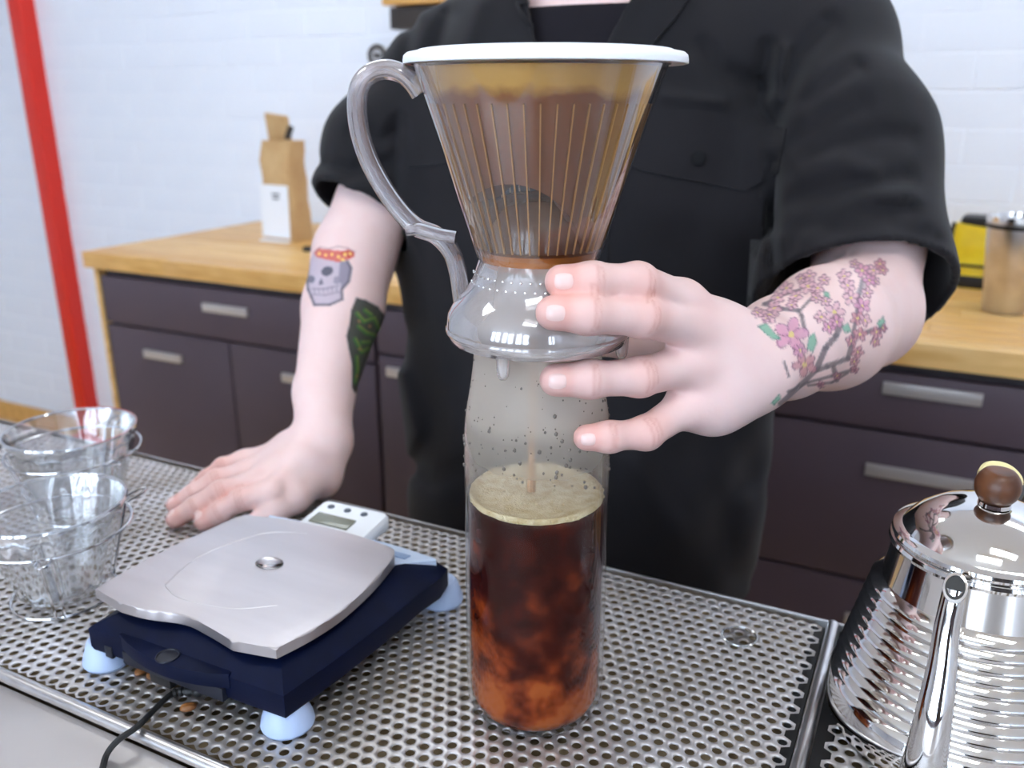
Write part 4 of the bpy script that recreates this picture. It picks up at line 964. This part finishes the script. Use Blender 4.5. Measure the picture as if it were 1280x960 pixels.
# ---- clothes
HR_, HL_ = A(1066, 373, .730), A(454, 264, .962)             # sleeve hem centres
nR = (ER-SR)/np.linalg.norm(ER-SR); nL = (A(440, 318, .948)-SL); nL /= np.linalg.norm(nL)
slR = [Prim(A(1026, 62, .835), A(1062, 180, .775), .058, .068, .05), Prim(A(1062, 180, .775), HR_, .068, .077, .04), Prim(HR_, HR_+nR*.012, .077, .077, .03)]
slL = [Prim(A(554, 94, .995), A(480, 190, .975), .054, .064, .05), Prim(A(480, 190, .975), HL_, .064, .055, .04), Prim(HL_, HL_+nL*.012, .055, .056, .03)]
shirt_core = [Prim(T0, T1, .226, .229, .03, W, 1.72), Prim(T1, [.098, .98, .385], .219, .165, .06, W, 1.55), Prim(A(556, 94, .995), NK-[0, 0, .075], .054, .070, .06), Prim(A(1026, 62, .835), NK-[0, 0, .075], .060, .070, .06), Prim(NK-[0, 0, .12], NK-[0, 0, .01], .078, .072, .05)]
folds = []                                                    # (points in the photo, width px, height m): + valley, - ridge
def fold(pts, w, h): h = h*1.6 if abs(h) < .0055 else h*1.15; folds.append((np.array(pts, float), w, h))
fold([(975, 150), (985, 110), (1000, 70), (1035, 30)], 14, .007); fold([(960, 60), (950, 130), (968, 165)], 12, .006); fold([(978, 60), (972, 120)], 10, -.004)
fold([(985, 215), (1040, 180), (1100, 168), (1135, 172)], 14, .003); fold([(990, 250), (1060, 235), (1130, 222)], 14, .004); fold([(985, 180), (1030, 150), (1075, 130)], 16, .004)
fold([(975, 330), (1000, 290), (1070, 262), (1135, 262)], 14, .004); fold([(1000, 300), (1080, 245), (1135, 242)], 14, -.003)
fold([(968, 200), (966, 300), (962, 420)], 10, .007); fold([(985, 350), (975, 300)], 9, -.003)
fold([(498, 150), (494, 220), (496, 290)], 10, .006); fold([(410, 205), (440, 215), (480, 205)], 12, .007); fold([(420, 240), (455, 232), (490, 250)], 9, -.004); fold([(445, 165), (475, 175), (492, 165)], 10, .006)
fold([(1000, 210), (1050, 200), (1090, 215)], 14, -.0035); fold([(1010, 125), (1040, 105), (1070, 85)], 13, .004); fold([(1040, 290), (1110, 280), (1165, 300)], 14, .0035); fold([(880, 60), (900, 90), (960, 110)], 14, .004); fold([(830, 120), (900, 128)], 8, -.003); fold([(860, 300), (900, 380), (890, 420)], 22, .004); fold([(560, 20), (545, 60), (540, 100)], 12, .004); fold([(600, 5), (585, 50), (580, 90)], 14, -.004); fold([(515, 30), (505, 80)], 10, .004)
fold([(520, 420), (545, 520), (530, 590)], 22, .006); fold([(500, 560), (540, 600), (600, 580)], 16, .006); fold([(880, 560), (900, 640), (920, 720)], 24, .006); fold([(790, 580), (840, 660)], 22, -.005)
fold([(500, 470), (520, 540), (490, 600)], 12, -.004); fold([(930, 420), (905, 500), (935, 600)], 26, .005)
def disp(P):
    q = P.astype(float); x, y, _d = proj(q); out_ = np.zeros(len(P))
    for pts, w, h in folds:
        lo_, hi_ = pts.min(0)-3*w, pts.max(0)+3*w
        i = np.where((x > lo_[0]) & (x < hi_[0]) & (y > lo_[1]) & (y < hi_[1]))[0]
        if not len(i): continue
        best = np.full(len(i), 1e9)
        for a, b_ in zip(pts, pts[1:]):
            dx, dy = b_-a; t = np.clip(((x[i]-a[0])*dx+(y[i]-a[1])*dy)/(dx*dx+dy*dy), 0, 1)
            best = np.minimum(best, np.hypot(x[i]-a[0]-t*dx, y[i]-a[1]-t*dy))
        out_[i] += h*np.exp(-(best/w)**2)
    s = q@np.array([7., 3., 5.]); out_ += .0012*np.sin(q[:, 2]*38+7*np.sin(q[:, 0]*14)+s)+.0008*np.sin(q[:, 0]*55-q[:, 2]*30)
    return out_
TH = .0075; HEM = -.165
def shirt_field(P, c, R):
    prims = near(shirt_core, c, R+.05); s1 = near(slR, c, R+.05); s2 = near(slL, c, R+.05)
    if not (prims or s1 or s2):
        return np.min([np.linalg.norm(P-p.c, axis=1)-p.R for p in shirt_core+slR+slL], axis=0).astype(np.float32)*.9+.02
    core = np.full(len(P), .2, np.float32)
    for p in prims: core = smin(core, p(P), p.k)
    d = core.copy(); full_ = core.copy()
    for sl, hc, nn in ((s1, HR_, nR), (s2, HL_, nL)):
        if not sl: continue
        e = np.full(len(P), .2, np.float32)
        for p in sl: e = smin(e, p(P), .03)
        full_ = smin(full_, e, .04); cutp = (P-hc)@nn; d = smin(d, np.maximum(e, cutp).astype(np.float32), .04)
        full_ = np.where(cutp > .02, np.maximum(full_, np.minimum(core, cutp-.02)), full_)
    dp = disp(P); d = d+dp; full_ = full_+dp
    d = np.maximum(d, -(full_+TH))
    d = np.maximum(d, HEM-P[:, 2])
    # neck opening: a V down the front
    q = P-(NK+[0, 0, -.012]); u_ = q@U; w_ = q@W; z_ = q[:, 2]
    hole = np.hypot(u_, w_-.01)-.062-np.clip(z_, 0, .2)*.6
    vee = np.maximum(np.abs(u_)-np.clip(.052+(z_+.012)*.42, 0, .08), -w_)
    vee = np.maximum(vee, .0-w_+.0)
    hole = np.minimum(np.maximum(hole, -.03-z_), np.maximum(vee, -(z_+.15)))
    d = np.maximum(d, -hole); d = np.maximum(d, (P[:, 2]-(NK[2]+.012)))
    return d
SP_, SQ_ = surface_nets(shirt_field, (-.38, .55, -.19), (.52, 1.24, .56), .0026)
SP_ = relax(SP_, SQ_, 2, .5)
shirt = link('shirt', np_mesh('shirt', SP_, SQ_), M['fabric'], person, True)
sbvh = BVHTree.FromPolygons([tuple(p) for p in SP_], [tuple(q) for q in SQ_.tolist()])
def on_shirt(x, y):
    o = Vector((0, 0, H)); r = Vector(ray(x, y)).normalized(); h_ = sbvh.ray_cast(o, r, 3)
    return (np.array(h_[0]), r) if h_[0] is not None else (None, r)
def patch(name, rows, mat, off=.0012, th=.0022):
    """cloth piece lying on the shirt: rows of photo points, sampled onto the shirt's own surface"""
    bm = bmesh.new(); g = []; last = None
    for row in rows:
        rr_ = []
        for x, y in row:
            p, r = on_shirt(x, y)
            if p is None: p = last if last is not None else A(x, y, .85)
            last = p; rr_.append(bm.verts.new(tuple(p-np.array(r)*off)))
        g.append(rr_)
    for a_, b_ in zip(g, g[1:]):
        for i in range(len(a_)-1): bm.faces.new((a_[i], a_[i+1], b_[i+1], b_[i]))
    bmesh.ops.recalc_face_normals(bm, faces=bm.faces[:])
    f0 = bm.faces[0]; f0.normal_update()
    bm.normal_update()
    if f0.normal.dot(Vector((0, -1, .2))) < 0: bmesh.ops.reverse_faces(bm, faces=bm.faces[:])
    bmesh.ops.solidify(bm, geom=bm.faces[:], thickness=th)
    return from_bm(name, bm, mat, person, True, sharp=60)
def grid(top, bot, n, m):
    top = np.array(top, float); bot = np.array(bot, float)
    def along(p, t):
        L = np.concatenate([[0], np.cumsum(np.hypot(*np.diff(p, axis=0).T))]); s = t*L[-1]; return np.array([np.interp(s, L, p[:, 0]), np.interp(s, L, p[:, 1])])
    return [[tuple(along(top, i/n)*(1-j/m)+along(bot, i/n)*(j/m)) for i in range(n+1)] for j in range(m+1)]
patch('pocket_flap', grid([(782, 150), (850, 136), (900, 140), (940, 152), (982, 160)], [(782, 203), (800, 213), (870, 226), (932, 239), (972, 216)], 18, 8), M['fabric'], .0035, .003)
patch('pocket_flap', grid([(508, 172), (575, 168)], [(510, 208), (545, 206), (575, 200)], 10, 5), M['fabric'], .003, .003)
patch('pocket', grid([(786, 205), (970, 215)], [(782, 420), (955, 420)], 14, 12), M['fabric'], .0012, .0016)
patch('collar', grid([(812, -12), (800, 14), (776, 52)], [(868, -14), (846, 20), (806, 66)], 10, 5), M['fabric'], .006, .004)
patch('collar', grid([(700, -12), (706, 14), (712, 60)], [(640, -14), (656, 20), (700, 72)], 10, 5), M['fabric'], .006, .004)
patch('placket', grid([(716, 70), (716, 250), (706, 520)], [(760, 70), (762, 250), (752, 520)], 24, 3), M['fabric'], .0022, .002)
def hem(name, hc, nn, pr, back):
    pass
def button(x, y):
    p, r = on_shirt(x, y)
    if p is None: return
    bm = bmesh.new(); lathe(bm, [(0, .0024), (.004, .0026), (.0062, .0022), (.0066, .001), (.006, 0), (0, 0)], 20)
    q = Vector((-np.array(r)*[1, 1, .4]).tolist()).to_track_quat('Z', 'Y').to_matrix().to_4x4()
    bmesh.ops.transform(bm, matrix=Matrix.Translation(Vector(p)+Vector(r)*-.0052) @ q, verts=bm.verts[:]); from_bm('button', bm, M['seam'], person, True)
button(873, 197)
# undershirt
def tee_field(P, c, R):
    d = np.full(len(P), .2, np.float32)
    for p in near(torso+neck, c, R): d = smin(d, p(P)-.0065, p.k)
    q = P-(NK+[0, 0, -.012]); w_ = q@W
    d = np.maximum(d, -(d+.006)); d = np.maximum(d, P[:, 2]-(NK[2]+.006)-np.clip(-w_, -.06, .1)*.55)
    return np.maximum(d, np.maximum(.20-P[:, 2], np.linalg.norm(P-NK, axis=1)-.28))
TP, TQ = surface_nets(tee_field, NK-[.24, .26, .31], NK+[.24, .22, .08], .003)
link('undershirt', np_mesh('undershirt', relax(TP, TQ, 2), TQ), M['tee'], person, True)
# trousers and shoes
legs = []
for s in (-1, 1):
    hip = np.array([.074, .955, -.13])+U*s*.09; kn_ = hip+[0, 0, -.36]+W*.015; an = kn_+np.array([0, 0, -.34])
    legs += [Prim(hip, kn_, .105, .078, .03), Prim(kn_, an, .076, .062, .03)]
hips = [Prim(np.array([.074, .955, -.20]), np.array([.074, .955, -.05]), .208, .200, .03, W, 1.72)]
def trouser_field(P, c, R):
    d = np.full(len(P), .2, np.float32)
    for p in near(hips+legs, c, R): d = smin(d, p(P), .04)
    q = P.astype(float); d = d+.002*np.sin(q[:, 2]*22+5*np.sin(q[:, 0]*17))+.0015*np.sin(q[:, 0]*40+q[:, 2]*15)
    d = np.maximum(d, P[:, 2]+.052); return np.maximum(d, -.862-P[:, 2])
XP, XQ = surface_nets(trouser_field, (-.25, .68, -.88), (.40, 1.22, -.03), .007)
link('trousers', np_mesh('trousers', relax(XP, XQ, 2), XQ), M['trouser'], person, True)
for s in (-1, 1):
    f0 = np.array([.074, .955, ZF])+U*s*.09+W*.015
    def shoe(P, c, R, f0=f0):
        d = smin(cone_d(P, f0+W*-.05+[0, 0, .05], f0+W*.15+[0, 0, .034], .05, .044), cone_d(P, f0+[0, 0, .05], f0+[0, 0, .095], .05, .046), .03)
        return np.maximum(d, f0[2]+.0005-P[:, 2])
    KP, KQ = surface_nets(shoe, f0-[.24, .28, .01], f0+[.24, .28, .16], .005); link('shoe', np_mesh('shoe', relax(KP, KQ, 1), KQ), M['black'], person, True)
# hair and eyes (above the frame)
def hair_field(P, c, R):
    d = smin(cone_d(P, HC+W*-.022+up*.04, HC+W*.0+up*.042, .090, .087), cone_d(P, HC+W*-.05-up*.04, HC+W*-.03, .05, .06), .03)
    q = P-HC; d = np.maximum(d, .0+(q@W)*1.0-np.clip(q[:, 2]-.02, -.02, .09)*.9-.012)
    return np.maximum(d, -(d+.02))
RP, RQ = surface_nets(hair_field, HC-.16, HC+.17, .004); link('hair', np_mesh('hair', relax(RP, RQ, 1), RQ), M['hair'], person, True)
for s in (-1, 1):
    bm = bmesh.new(); bmesh.ops.create_uvsphere(bm, u_segments=16, v_segments=10, radius=.0115, matrix=Matrix.Translation(Vector(HC+W*.073+U*s*.031+up*.014))); from_bm('eye', bm, M['white'], person, True)
    bm = bmesh.new(); bmesh.ops.create_uvsphere(bm, u_segments=12, v_segments=8, radius=.0055, matrix=Matrix.Translation(Vector(HC+W*.0802+U*s*.031+up*.014))); from_bm('iris', bm, M['walnut'], person, True)
